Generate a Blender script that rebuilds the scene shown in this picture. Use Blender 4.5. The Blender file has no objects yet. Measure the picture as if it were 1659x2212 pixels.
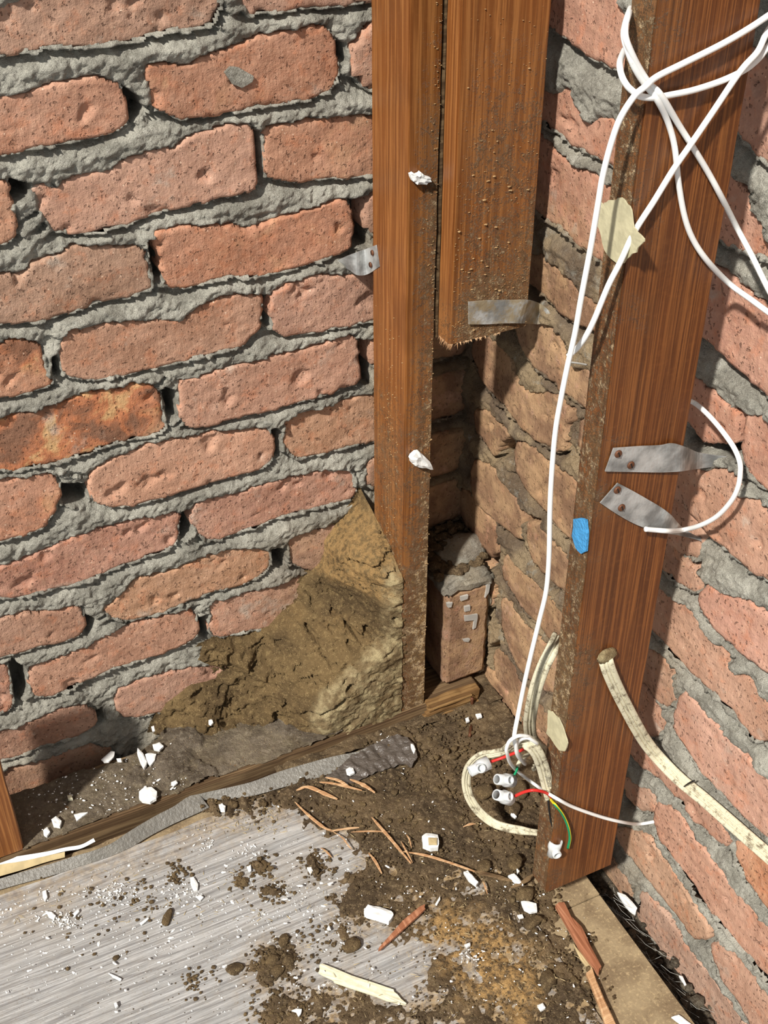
import bpy, bmesh, math, random
import numpy as np
from mathutils import Vector, Matrix
random.seed(7); rng = np.random.default_rng(7)
S = bpy.context.scene; COL = S.collection

# ------------------------------------------------------------------ camera, world, sun, exposure
F, TH, YAW, W, H = 2740.0, math.radians(37.3), math.radians(26.0), 1659, 2212
CAM = np.array([0.0, 0.0, 1.275])
FW = np.array([math.sin(YAW)*math.cos(TH), math.cos(YAW)*math.cos(TH), -math.sin(TH)])
RT = np.array([math.cos(YAW), -math.sin(YAW), 0.0]); UP = np.cross(RT, FW)
cd = bpy.data.cameras.new('camera'); cam = bpy.data.objects.new('camera', cd); COL.objects.link(cam)
cd.sensor_fit = 'VERTICAL'; cd.sensor_height = 24.0; cd.lens = 24.0*F/H; cd.clip_start = 0.02
cam.matrix_world = Matrix(((RT[0], UP[0], -FW[0], CAM[0]), (RT[1], UP[1], -FW[1], CAM[1]), (RT[2], UP[2], -FW[2], CAM[2]), (0, 0, 0, 1)))
S.camera = cam
wd = bpy.data.worlds.new('world'); S.world = wd; wd.use_nodes = True
wd.node_tree.nodes['Background'].inputs[0].default_value = (0.92, 0.96, 1.0, 1)
wd.node_tree.nodes['Background'].inputs[1].default_value = 0.50
sd_ = bpy.data.lights.new('window_sun', 'SUN'); sun = bpy.data.objects.new('window_sun', sd_); COL.objects.link(sun)
sd_.energy = 5.7; sd_.angle = math.radians(2.6); sd_.color = (1.0, 0.965, 0.905)
sun.rotation_euler = Vector((1.0, 0.65, -1.25)).to_track_quat('-Z', 'Y').to_euler(); sun.location = (-1, -.6, 2)
S.view_settings.view_transform = 'Standard'; S.view_settings.look = 'None'
S.view_settings.gamma = 1.0; S.view_settings.use_curve_mapping = False; S.view_settings.exposure = 0.0

# ------------------------------------------------------------------ helpers
def P(u, v, ax, val):
    """point of the plane axis=val seen at photograph pixel u, v"""
    d = FW*F + RT*(u-W/2) - UP*(v-H/2)
    return CAM + (val-CAM[ax])/d[ax]*d
def lin(r, g, b):
    f = lambda c: (c/255/12.92) if c/255 <= .04045 else ((c/255+.055)/1.055)**2.4
    return (f(r), f(g), f(b), 1.0)
def hsh(ix, iy, iz, s):
    n = (ix.astype(np.int64)*374761393 + iy.astype(np.int64)*668265263 + iz.astype(np.int64)*2147483647 + s*974634777) & 0xffffffff
    n = ((n ^ (n >> 13))*1274126177) & 0xffffffff
    return ((n ^ (n >> 16)) & 0xffffff)/float(0xffffff)
def vn(x, y, z, s=0):
    fx, fy, fz = np.floor(x), np.floor(y), np.floor(z)
    tx, ty, tz = x-fx, y-fy, z-fz
    tx, ty, tz = tx*tx*(3-2*tx), ty*ty*(3-2*ty), tz*tz*(3-2*tz)
    r = 0
    for i in (0, 1):
        for j in (0, 1):
            for k in (0, 1):
                r = r + hsh(fx+i, fy+j, fz+k, s)*(tx if i else 1-tx)*(ty if j else 1-ty)*(tz if k else 1-tz)
    return r*2-1
def fbm(x, y, z, sc, o=3, s=0):
    r = 0; a = 1.0; t = 0
    for i in range(o):
        r = r + a*vn(x*sc, y*sc, z*sc, s+i*17); t += a; a *= .5; sc *= 2.03
    return r/t
def ss(t): t = np.clip(t, 0, 1); return t*t*(3-2*t)
def sdpoly(px, py, poly):
    """signed distance (negative inside) and vector to the nearest boundary point"""
    poly = np.asarray(poly); A = poly; B = np.roll(poly, -1, 0)
    best = np.full(px.shape, 1e9); nx = np.zeros_like(px); ny = np.zeros_like(px); ins = np.zeros(px.shape, bool)
    for (ax, ay), (bx, by) in zip(A, B):
        ex, ey = bx-ax, by-ay; L = ex*ex+ey*ey+1e-12
        t = np.clip(((px-ax)*ex+(py-ay)*ey)/L, 0, 1)
        qx, qy = ax+t*ex, ay+t*ey; d = (qx-px)**2+(qy-py)**2
        m = d < best; best = np.where(m, d, best); nx = np.where(m, qx, nx); ny = np.where(m, qy, ny)
        c = ((ay > py) != (by > py))
        xi = ax + (py-ay)*ex/(ey if abs(ey) > 1e-12 else 1e-12)
        ins ^= c & (px < xi)
    d = np.sqrt(best)
    return np.where(ins, -d, d), nx, ny
def chaikin(p, n=1):
    p = np.asarray(p, float)
    for _ in range(n):
        q = np.roll(p, -1, 0); p = np.stack([p*.75+q*.25, p*.25+q*.75], 1).reshape(-1, 2)
    return p
def resample(p, step, jit, seed):
    p = np.asarray(p, float); out = []
    for a, b in zip(p, np.roll(p, -1, 0)):
        L = np.linalg.norm(b-a); n = max(1, int(L/step))
        for k in range(n): out.append(a+(b-a)*k/n)
    o = np.array(out)
    z = np.full(len(o), seed*3.7)
    o[:, 0] += jit*fbm(o[:, 0], o[:, 1], z, 110, 2, 5)*1.6; o[:, 1] += jit*fbm(o[:, 0], o[:, 1], z, 110, 2, 9)*1.6
    return o
def link(name, me, parent=None):
    o = bpy.data.objects.new(name, me); COL.objects.link(o)
    if parent is not None: o.parent = parent
    return o
def mesh(name, V, Fc, mat, parent=None, smooth=True, centre=False):
    V = np.asarray(V, dtype=np.float32); me = bpy.data.meshes.new(name)
    loc = None
    if centre:
        loc = V.mean(0); loc = np.array([loc[0], loc[1], V[:, 2].min()]); V = V-loc
    if isinstance(Fc, np.ndarray):
        nv, nf, k = len(V), len(Fc), Fc.shape[1]
        me.vertices.add(nv); me.vertices.foreach_set('co', V.ravel())
        me.loops.add(nf*k); me.loops.foreach_set('vertex_index', Fc.ravel().astype(np.int32))
        me.polygons.add(nf); me.polygons.foreach_set('loop_start', np.arange(0, nf*k, k, dtype=np.int32))
        me.polygons.foreach_set('loop_total', np.full(nf, k, dtype=np.int32))
        me.update(calc_edges=True)
    else:
        me.from_pydata([tuple(map(float, v)) for v in V], [], Fc)
    me.polygons.foreach_set('use_smooth', np.full(len(me.polygons), smooth)); me.update()
    if mat: me.materials.append(mat)
    o = link(name, me, parent)
    if loc is not None: o.location = loc
    return o
def tag(o, label=None, cat=None, group=None, kind=None):
    if label: o['label'] = label
    if cat: o['category'] = cat
    if group: o['group'] = group
    if kind: o['kind'] = kind
    return o
def empty(name, loc, label, cat, group=None):
    o = bpy.data.objects.new(name, None); COL.objects.link(o); o.location = Vector(tuple(map(float, loc))); o.empty_display_size = .02
    return tag(o, label, cat, group)
def part(o, parent):
    """parent keeping world place"""
    o.parent = parent; o.matrix_parent_inverse = Matrix.Translation(parent.location).inverted(); return o
def attr(o, name, vals):
    a = o.data.attributes.new(name, 'FLOAT', 'POINT'); a.data.foreach_set('value', np.asarray(vals, dtype=np.float32))
def grid_faces(keep, nx, ny, flip=False):
    idx = np.full((nx, ny), -1, dtype=np.int64); idx[keep] = np.arange(keep.sum())
    a, b, c, d = idx[:-1, :-1], idx[1:, :-1], idx[1:, 1:], idx[:-1, 1:]
    m = (a >= 0) & (b >= 0) & (c >= 0) & (d >= 0)
    q = np.stack([a[m], b[m], c[m], d[m]], 1)
    return q[:, ::-1].copy() if flip else q

# ------------------------------------------------------------------ materials
class NT:
    def __init__(s, name):
        s.m = bpy.data.materials.new(name); s.m.use_nodes = True; s.t = s.m.node_tree; s.n = s.t.nodes
        s.b = s.n['Principled BSDF']; s.b.inputs['Specular IOR Level'].default_value = .35
        s.pos = s.n.new('ShaderNodeNewGeometry').outputs['Position']
    def set(s, sock, v):
        if hasattr(v, 'is_output') or isinstance(v, bpy.types.NodeSocket): s.t.links.new(v, sock)
        else: sock.default_value = v
    def bs(s, name, v): s.set(s.b.inputs[name], v)
    def map(s, sc, rot=(0, 0, 0), vec=None):
        n = s.n.new('ShaderNodeMapping'); s.set(n.inputs[0], vec or s.pos); n.inputs['Scale'].default_value = sc; n.inputs['Rotation'].default_value = rot; return n.outputs[0]
    def noise(s, scale, det=3, rough=.55, vec=None, dist=0.0):
        n = s.n.new('ShaderNodeTexNoise'); s.set(n.inputs['Vector'], vec or s.pos); n.inputs['Scale'].default_value = scale
        n.inputs['Detail'].default_value = det; n.inputs['Roughness'].default_value = rough; n.inputs['Distortion'].default_value = dist; return n.outputs['Fac']
    def voro(s, scale, vec=None, feat='F1'):
        n = s.n.new('ShaderNodeTexVoronoi'); n.feature = feat; s.set(n.inputs['Vector'], vec or s.pos); n.inputs['Scale'].default_value = scale; return n.outputs['Distance']
    def ramp(s, v, lo, hi, a=0.0, b=1.0):
        n = s.n.new('ShaderNodeMapRange'); n.interpolation_type = 'SMOOTHSTEP'; s.set(n.inputs[0], v)
        for i, x in enumerate((lo, hi, a, b)): n.inputs[i+1].default_value = x
        return n.outputs[0]
    def math(s, op, a, b=0.0, clamp=False):
        n = s.n.new('ShaderNodeMath'); n.operation = op; n.use_clamp = clamp; s.set(n.inputs[0], a); s.set(n.inputs[1], b); return n.outputs[0]
    def mix(s, f, a, b, mode='MIX'):
        n = s.n.new('ShaderNodeMix'); n.data_type = 'RGBA'; n.blend_type = mode; s.set(n.inputs[0], f); s.set(n.inputs[6], a); s.set(n.inputs[7], b); return n.outputs[2]
    def att(s, name):
        n = s.n.new('ShaderNodeAttribute'); n.attribute_name = name; return n.outputs['Fac']
    def bump(s, h, dist, strength=1.0, prev=None):
        n = s.n.new('ShaderNodeBump'); s.set(n.inputs['Height'], h); n.inputs['Distance'].default_value = dist; n.inputs['Strength'].default_value = strength
        if prev: s.t.links.new(prev, n.inputs['Normal'])
        return n.outputs[0]
def flat(name, col, rough=.6, metal=0.0, spec=.35, bump=0, sub=0, trans=0):
    k = NT(name); v = k.noise(90, 3)
    c2 = tuple(x*.82 for x in col[:3])+(1,)
    k.bs('Base Color', k.mix(k.ramp(v, .35, .65), c2, col)); k.bs('Roughness', rough); k.bs('Metallic', metal); k.b.inputs['Specular IOR Level'].default_value = spec
    if bump: k.bs('Normal', k.bump(k.noise(260, 4), bump))
    if trans: k.bs('Transmission Weight', trans)
    if sub: k.bs('Subsurface Weight', sub); k.b.inputs['Subsurface Radius'].default_value = (.004, .003, .002)
    return k.m
MUDC, MUDY = lin(104, 80, 50), lin(146, 114, 66)
def brick_mat():
    k = NT('fired_clay'); oi = k.n.new('ShaderNodeObjectInfo'); base = oi.outputs['Color']; al = oi.outputs['Alpha']
    loc = k.n.new('ShaderNodeVectorMath'); loc.operation = 'ADD'; k.t.links.new(k.pos, loc.inputs[0])
    sc = k.n.new('ShaderNodeVectorMath'); sc.operation = 'SCALE'; sc.inputs[0].default_value = (3.1, 1.7, 2.3); k.t.links.new(oi.outputs['Random'], sc.inputs['Scale']); k.t.links.new(sc.outputs[0], loc.inputs[1])
    p = loc.outputs[0]
    base = k.mix(.42, base, lin(158, 138, 119))
    c = k.mix(k.ramp(k.noise(14, 5, .65, p), .3, .72), k.mix(.28, base, lin(128, 92, 72)), k.mix(.28, base, lin(212, 178, 156)))
    c = k.mix(k.math('MULTIPLY', k.ramp(k.noise(150, 4, .7, p), .45, .7), .30), c, lin(216, 172, 142))
    c = k.mix(k.math('MULTIPLY', k.ramp(k.noise(1, 4, .65, k.map((70, 70, 16), vec=p)), .54, .75), .35), c, lin(142, 108, 88))
    c = k.mix(k.math('MULTIPLY', k.ramp(k.noise(55, 4, .7, p), .5, .72), .35), c, lin(200, 120, 78))
    # burnt bricks: yellow, orange and charred zones
    bz = k.noise(26, 4, .6, p, .6)
    b = k.mix(k.ramp(bz, .40, .56), lin(104, 68, 48), lin(188, 108, 62)); b = k.mix(k.ramp(bz, .52, .66), b, lin(212, 172, 116))
    c = k.mix(k.math('MULTIPLY', k.math('MULTIPLY', al, .72), k.ramp(k.noise(11, 3, .5, p), .38, .55)), c, b)
    # drag marks, pits, pale grits
    st = k.noise(1, 4, .65, k.map((45, 45, 420), vec=p))
    pit = k.ramp(k.math('ADD', k.voro(150, k.map((1.3, 1.3, .6), vec=p)), k.math('MULTIPLY', k.ramp(k.noise(40, 2, .5, p), .45, .6), -.10)), .03, .09)
    pit2 = k.ramp(k.noise(210, 2, .5, p), .30, .37)
    c = k.mix(k.math('MULTIPLY', k.math('SUBTRACT', 1.0, k.math('MULTIPLY', pit2, pit)), .5), c, lin(82, 56, 44))
    gr = k.ramp(k.voro(95, p), .055, .10)
    c = k.mix(k.math('MULTIPLY', k.math('SUBTRACT', 1.0, gr), .65), c, lin(232, 205, 178))
    # mortar haze and mud dust
    hz = k.ramp(k.noise(20, 5, .65, p), .60, .74)
    c = k.mix(k.math('MULTIPLY', hz, .6), c, lin(182, 170, 155))
    du = k.math('MULTIPLY', k.att('dust'), k.ramp(k.noise(60, 5, .7), .22, .60), clamp=True)
    c = k.mix(k.math('MULTIPLY', du, .8), c, k.mix(k.ramp(k.noise(16, 4, .65), .4, .6), lin(118, 90, 66), lin(168, 136, 100)))
    k.bs('Base Color', c); k.bs('Roughness', .88); k.b.inputs['Specular IOR Level'].default_value = .25
    n = k.bump(k.noise(330, 4, .75, p), .0013, .9); n = k.bump(k.noise(75, 4, .7, p), .0016, .7, n); n = k.bump(k.math('MULTIPLY', pit, pit2), .0016, .9, n); n = k.bump(k.noise(1, 3, .6, k.map((230, 230, 38), vec=p)), .0012, .7, n)
    k.bs('Normal', n); return k.m
def mortar_mat():
    k = NT('lime_mortar')
    c = k.mix(k.ramp(k.noise(24, 4, .6), .35, .66), lin(146, 142, 130), lin(188, 184, 170))
    c = k.mix(k.math('MULTIPLY', k.ramp(k.noise(230, 3, .7), .52, .7), .45), c, lin(206, 202, 190))
    c = k.mix(k.math('MULTIPLY', k.ramp(k.noise(150, 3, .7), .60, .72), .6), c, lin(82, 80, 76))
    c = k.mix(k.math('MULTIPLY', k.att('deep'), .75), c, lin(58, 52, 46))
    du = k.math('MULTIPLY', k.att('dust'), k.ramp(k.noise(50, 5, .7), .2, .55), clamp=True)
    c = k.mix(k.math('MULTIPLY', du, .85), c, k.mix(k.ramp(k.noise(16, 3), .4, .6), lin(104, 82, 60), lin(158, 134, 100)))
    k.bs('Base Color', c); k.bs('Roughness', .95); k.b.inputs['Specular IOR Level'].default_value = .15
    n = k.bump(k.noise(420, 4, .8), .0026); n = k.bump(k.noise(120, 5, .75), .0045, 1, n); k.bs('Normal', n); return k.m
def wood_mat(name, dark, mid, light, axis=2, lines=380, rough=.42, dust=0.0, ripple=.5, spec=.4):
    k = NT(name); sc = [lines]*3; sc[axis] = 5.0; s2 = [60]*3; s2[axis] = 1.6
    l = k.noise(1, 3, .6, k.map(tuple(sc)), .3); g = k.noise(1, 4, .6, k.map(tuple(s2)), .8)
    s3 = [150]*3; s3[axis] = 260; rp = k.noise(1, 2, .5, k.map(tuple(s3)))
    s4 = [lines*2.3]*3; s4[axis] = 9; l2 = k.noise(1, 3, .6, k.map(tuple(s4)), .15)
    c = k.mix(k.ramp(g, .25, .75, .15, .85), dark, mid); c = k.mix(k.math('MULTIPLY', k.ramp(l, .42, .62), .62), c, light); c = k.mix(k.math('MULTIPLY', k.ramp(l2, .48, .62), .55), c, dark)
    c = k.mix(k.math('MULTIPLY', k.ramp(rp, .5, .75), .12*ripple), c, light)
    c = k.mix(k.ramp(k.noise(9, 3), .58, .78, 0, .5), c, dark)
    r = rough
    if dust:
        dm = k.att('dust'); f = k.ramp(k.math('ADD', k.math('MULTIPLY', k.noise(520, 4, .8), .6), k.math('ADD', k.math('MULTIPLY', k.noise(95, 4, .75), .4), k.math('MULTIPLY', dm, .10))), .56, .68)
        f = k.math('MULTIPLY', f, k.ramp(dm, 0.02, .5), clamp=True)
        film = k.math('MULTIPLY', k.math('MULTIPLY', dm, k.ramp(k.noise(14, 4, .6), .30, .62)), .62, clamp=True)
        c = k.mix(film, c, lin(128, 96, 62))
        c = k.mix(k.math('MULTIPLY', f, .75), c, k.mix(k.ramp(k.noise(120, 4), .42, .62), lin(122, 96, 60), lin(196, 172, 134)))
        r = k.math('ADD', rough, k.math('MULTIPLY', f, .5))
    k.bs('Base Color', c); k.bs('Roughness', r); k.b.inputs['Specular IOR Level'].default_value = spec
    n = k.bump(l, .0006, .8)
    if dust: n = k.bump(f, .0016, 1, n)
    k.bs('Normal', n); return k.m
def soil_mat(name, a, b, hi, grain=1.0, pale=0.0):
    k = NT(name)
    c = k.mix(k.ramp(k.noise(17, 5, .6), .36, .64), a, b)
    c = k.mix(k.math('MULTIPLY', k.ramp(k.noise(160, 4, .75), .50, .68), .55), c, hi)
    c = k.mix(k.math('MULTIPLY', k.ramp(k.noise(95, 4, .7), .58, .70), .65), c, lin(48, 36, 24))
    sp = k.ramp(k.voro(330), .16, .10); c = k.mix(k.math('MULTIPLY', sp, .55), c, lin(212, 184, 134))
    y = k.att('ochre'); c = k.mix(k.math('MULTIPLY', y, k.ramp(k.noise(130, 4, .7), .35, .6), clamp=True), c, lin(178, 142, 92))
    g = k.att('pale'); c = k.mix(k.math('MULTIPLY', g, k.ramp(k.noise(40, 5, .65), .28, .60), clamp=True), c, k.mix(k.ramp(k.noise(70, 4), .4, .62), lin(132, 114, 84), lin(176, 160, 122)))
    k.bs('Base Color', c); k.bs('Roughness', .95); k.b.inputs['Specular IOR Level'].default_value = .15
    n = k.bump(k.noise(150*grain, 5, .75), .004); n = k.bump(k.noise(480, 3, .7), .0012, 1, n); k.bs('Normal', n); return k.m
def vinyl_mat():
    k = NT('grey_oak_vinyl')
    w = k.map((7, 42, 7)); wn = k.n.new('ShaderNodeTexWave'); wn.wave_type = 'BANDS'; wn.bands_direction = 'Y'
    k.t.links.new(k.map((1.2, 9, 1)), wn.inputs['Vector']); wn.inputs['Scale'].default_value = 3.0; wn.inputs['Distortion'].default_value = 14; wn.inputs['Detail'].default_value = 2; wn.inputs['Detail Scale'].default_value = .7
    fine = k.noise(1, 4, .75, k.map((16, 620, 16)), .25); mid = k.noise(1, 5, .7, k.map((4, 95, 4)), 1.6)
    c = k.mix(k.ramp(mid, .3, .7), lin(138, 137, 135), lin(176, 175, 173))
    c = k.mix(k.ramp(fine, .50, .68, 0, .8), c, lin(208, 207, 205)); c = k.mix(k.ramp(fine, .46, .30, 0, .8), c, lin(98, 95, 92))
    c = k.mix(k.ramp(wn.outputs['Fac'], .80, .98, 0, .5), c, lin(108, 106, 106))
    d = k.math('MULTIPLY', k.att('dust'), k.ramp(k.noise(45, 5, .7), .25, .65), clamp=True)
    c = k.mix(d, c, k.mix(k.ramp(k.noise(130, 4), .4, .6), lin(108, 88, 62), lin(160, 136, 100)))
    c = k.mix(k.ramp(k.noise(8, 3), .5, .72, 0, .28), c, lin(150, 136, 116))
    gr = k.ramp(k.noise(380, 3, .75), .56, .68, 0, .6); c = k.mix(k.math('MULTIPLY', gr, k.ramp(k.noise(12, 4, .6), .35, .6)), c, lin(112, 94, 70))
    k.bs('Base Color', c); k.bs('Roughness', .62); k.bs('Normal', k.bump(fine, .0008, .9)); return k.m
def chip_mat():
    k = NT('chipboard'); c = k.mix(k.ramp(k.noise(20, 5), .35, .65), lin(116, 98, 74), lin(150, 132, 102))
    c = k.mix(k.ramp(k.noise(260, 3, .7), .5, .7, 0, .4), c, lin(196, 172, 130)); c = k.mix(k.ramp(k.noise(60, 5, .7), .6, .72, 0, .7), c, lin(84, 66, 44))
    k.bs('Base Color', c); k.bs('Roughness', .8); k.bs('Normal', k.bump(k.noise(300, 3), .0005)); return k.m
def strap_mat(name, dirty):
    k = NT(name); c = k.mix(k.ramp(k.noise(38, 4), .35, .65), lin(128, 129, 127), lin(196, 197, 194))
    if dirty: c = k.mix(k.ramp(k.noise(60, 5, .7), .38, .6, 0, .8), c, lin(150, 132, 98))
    k.bs('Base Color', c); k.bs('Metallic', .25 if dirty else .45); k.bs('Roughness', .5); k.bs('Normal', k.bump(k.noise(140, 4), .0008)); return k.m
def cable_mat(name, base, dirt, amt):
    k = NT(name); c = k.mix(k.ramp(k.noise(90, 5, .75), .60-.18*amt, .72-.1*amt, 0, min(1, .3+amt)), base, dirt)
    if amt > .3: c = k.mix(k.ramp(k.noise(420, 4, .8), .55, .66, 0, .6), c, dirt)
    k.bs('Base Color', c); k.bs('Roughness', .45 if amt < .3 else .7); return k.m
M = dict(
    brick=brick_mat(), mortar=mortar_mat(),
    post=wood_mat('red_rimu_grainy', lin(72, 38, 17), lin(104, 58, 26), lin(152, 95, 48), 2, 430, .42, 1, 1.0),
    stud=wood_mat('red_rimu', lin(100, 57, 25), lin(134, 80, 36), lin(170, 114, 62), 2, 300, .40, 1, .5),
    plate=wood_mat('weathered_pine', lin(70, 52, 36), lin(104, 82, 58), lin(142, 118, 86), 0, 150, .85, 0, .3, .15),
    platec=wood_mat('raw_pine_end', lin(86, 62, 38), lin(128, 96, 58), lin(166, 132, 86), 0, 120, .85, 0, .3, .15),
    mud=soil_mat('termite_mud', lin(84, 68, 46), lin(112, 92, 62), lin(146, 124, 86)),
    soil=soil_mat('crumbly_soil', lin(74, 61, 46), lin(106, 88, 65), lin(150, 130, 100)),
    bed=soil_mat('grey_brown_dust', lin(82, 72, 60), lin(112, 101, 87), lin(148, 137, 120), 1.0), clod=soil_mat('soil_lumps', lin(80, 66, 48), lin(106, 88, 62), lin(138, 118, 86)),
    dark=soil_mat('subfloor_soil', lin(60, 54, 46), lin(92, 84, 72), lin(128, 120, 106)),
    vinyl=vinyl_mat(), chip=chip_mat(), galv=strap_mat('galvanised_steel', False), galvd=strap_mat('dirty_galvanised_steel', True),
    wcable=cable_mat('white_sheath', lin(238, 238, 234), lin(180, 176, 164), .05), dcable=cable_mat('dirty_cream_sheath', lin(204, 197, 170), lin(108, 96, 76), .62),
    black=flat('black_plastic', lin(30, 29, 28), .4), red=flat('red_insulation', lin(208, 44, 38), .4), green=flat('green_insulation', lin(22, 140, 92), .4),
    yellow=flat('yellow_insulation', lin(226, 212, 40), .4), copper=flat('bare_copper', lin(190, 120, 70), .35, .8), rust=flat('rusty_steel', lin(104, 66, 44), .6, .3),
    foil=flat('grey_polythene', lin(122, 118, 110), .38, 0, .5, .002), bfoil=flat('dark_polythene', lin(92, 84, 77), .26, 0, .6, .002),
    white=flat('white_paint', lin(236, 236, 232), .7, bump=.0006), cream=flat('cream_paint', lin(226, 220, 190), .7, bump=.0004), creamd=flat('dull_cream_paint', lin(192, 184, 150), .75, bump=.0004),
    tan=flat('bare_plaster_back', lin(186, 166, 124), .8), splint=wood_mat('fresh_split_wood', lin(160, 118, 82), lin(186, 146, 106), lin(216, 182, 142), 0, 200, .7, 0, .2, .2),
    rsplint=wood_mat('red_split_wood', lin(134, 84, 58), lin(164, 108, 78), lin(190, 138, 106), 1, 200, .7, 0, .2, .2),
    blue=flat('blue_chalky_paint', lin(70, 150, 205), .8, bump=.002), conn=flat('clear_nylon', lin(218, 221, 221), .35, 0, .5, 0, .35, .18),
    speck=flat('dried_mud_specks', lin(164, 134, 94), .9), web=flat('cobweb', lin(190, 188, 180), .8), ink=flat('faded_ink', lin(120, 116, 104), .8), pwhite=flat('faded_chalk', lin(176, 172, 164), .9))

# ------------------------------------------------------------------ walls
YL, XR = 1.19, 0.695
LB = [  # left wall bricks: outline in the photograph, colour, burnt amount
 ([(-60,128),(0,122),(100,110),(200,103),(290,95),(350,75),(460,62),(472,35),(482,0),(480,-60),(-60,-10)], (176,128,104), 0),
 ([(515,0),(520,22),(545,36),(600,30),(650,20),(700,20),(785,12),(830,0),(830,-60),(520,-60)], (172,120,98), 0),
 ([(-60,345),(0,336),(100,318),(215,298),(278,270),(280,245),(268,205),(262,182),(240,170),(190,162),(110,175),(60,195),(0,205),(-60,215)], (200,130,98), 0),
 ([(305,130),(340,128),(380,142),(410,132),(450,108),(520,90),(560,70),(620,62),(690,48),(720,75),(732,110),(728,180),(705,205),(640,225),(520,240),(400,262),(385,255),(325,235),(318,180)], (188,116,80), .25),
 ([(-60,400),(0,390),(18,385),(25,420),(38,465),(38,500),(20,525),(0,532),(-60,545)], (196,128,90), 0),
 ([(65,400),(75,392),(100,395),(125,402),(150,380),(190,368),(225,372),(250,350),(300,328),(350,312),(385,320),(400,290),(480,272),(530,262),(545,275),(552,320),(558,385),(552,410),(500,425),(430,440),(370,455),(300,480),(230,500),(165,512),(140,508),(100,490),(80,455)], (205,150,126), 0),
 ([(565,285),(575,268),(620,265),(650,255),(720,250),(790,245),(850,235),(850,372),(785,380),(720,388),(640,395),(580,390),(565,370),(568,330)], (198,132,98), .15),
 ([(-60,600),(0,590),(50,585),(80,555),(130,545),(150,530),(200,528),(260,525),(310,525),(322,560),(330,600),(335,618),(325,630),(260,650),(200,660),(130,685),(60,700),(0,702),(-60,712)], (162,118,92), 0),
 ([(325,500),(345,490),(400,485),(480,480),(550,492),(570,475),(640,455),(700,435),(748,420),(758,450),(765,500),(755,545),(700,560),(640,580),(560,600),(480,600),(430,620),(380,628),(358,622),(345,590),(335,540)], (196,112,68), .2),
 ([(-60,745),(0,740),(20,728),(60,730),(90,745),(100,780),(115,815),(110,835),(60,850),(0,862),(-60,872)], (200,128,88), 1.0),
 ([(130,738),(150,705),(200,700),(240,690),(300,685),(360,690),(400,680),(440,648),(490,632),(555,628),(570,650),(568,690),(555,720),(520,750),(470,765),(380,785),(300,805),(220,822),(160,820),(130,805),(122,775)], (184,124,92), 0),
 ([(585,635),(600,620),(640,600),(700,590),(760,588),(850,575),(850,680),(790,695),(700,715),(620,730),(590,720),(582,690),(580,660)], (190,134,112), 0),
 ([(-60,930),(0,905),(20,895),(70,885),(130,865),(200,840),(260,832),(310,822),(340,830),(350,860),(362,915),(355,930),(300,950),(240,960),(170,990),(80,1010),(0,1022),(-60,1030)], (196,132,96), .95),
 ([(380,825),(400,820),(420,815),(480,790),(540,780),(600,760),(680,745),(740,720),(770,722),(778,760),(775,825),(740,840),(640,870),(560,892),(500,905),(450,920),(400,925),(382,895),(385,860)], (194,134,108), 0),
 ([(-60,1050),(0,1035),(60,1025),(110,1018),(130,1030),(135,1070),(120,1100),(90,1145),(40,1160),(0,1170),(-60,1180)], (196,124,90), .35),
 ([(195,1010),(250,985),(320,955),(380,945),(450,930),(540,925),(585,920),(595,950),(592,990),(575,1010),(500,1030),(410,1055),(330,1080),(250,1098),(210,1090),(192,1070),(190,1040)], (212,150,118), 0),
 ([(610,905),(660,885),(720,870),(790,850),(850,840),(850,950),(785,960),(740,968),(680,988),(640,995),(612,975),(603,940)], (192,136,96), 0),
 ([(-60,1235),(0,1222),(100,1185),(150,1160),(200,1140),(250,1128),(330,1110),(390,1100),(388,1130),(390,1165),(370,1185),(300,1210),(240,1235),(160,1265),(80,1285),(0,1298),(-60,1310)], (188,116,94), 0),
 ([(412,1090),(430,1080),(480,1070),(540,1055),(580,1040),(640,1025),(720,1010),(765,1010),(770,1040),(772,1075),(740,1085),(680,1100),(600,1120),(540,1145),(450,1175),(425,1160),(412,1130)], (190,126,104), 0),
 ([(-60,1345),(0,1330),(60,1320),(130,1308),(165,1305),(182,1320),(186,1350),(170,1375),(120,1390),(60,1405),(0,1423),(-60,1435)], (176,120,94), 0),
 ([(225,1305),(260,1280),(290,1245),(360,1235),(430,1200),(500,1182),(570,1178),(587,1190),(588,1225),(560,1250),(500,1270),(420,1295),(350,1325),(270,1344),(235,1335),(220,1320)], (190,132,86), 0),
 ([(615,1165),(640,1150),(690,1135),(720,1130),(850,1110),(850,1210),(720,1230),(690,1235),(645,1225),(620,1215)], (166,120,96), 0),
 ([(-60,1450),(0,1435),(20,1430),(25,1470),(35,1520),(20,1535),(0,1542),(-60,1550)], (160,96,76), 0),
 ([(55,1450),(70,1430),(130,1415),(200,1385),(240,1360),(300,1340),(400,1312),(420,1320),(432,1350),(430,1372),(400,1392),(330,1420),(240,1445),(200,1465),(150,1490),(100,1508),(75,1508),(60,1480)], (184,120,90), 0),
 ([(452,1300),(500,1290),(560,1270),(640,1245),(700,1230),(850,1200),(850,1320),(640,1350),(560,1360),(480,1378),(450,1375),(447,1340)], (184,126,100), 0),
 ([(-60,1590),(0,1575),(50,1560),(100,1535),(150,1520),(200,1522),(212,1545),(208,1565),(170,1590),(100,1610),(50,1630),(0,1642),(-60,1655)], (150,96,74), 0),
 ([(245,1490),(280,1475),(350,1450),(420,1438),(500,1425),(650,1400),(650,1480),(400,1530),(340,1540),(270,1555),(248,1540)], (172,116,96), 0),
]
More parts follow.
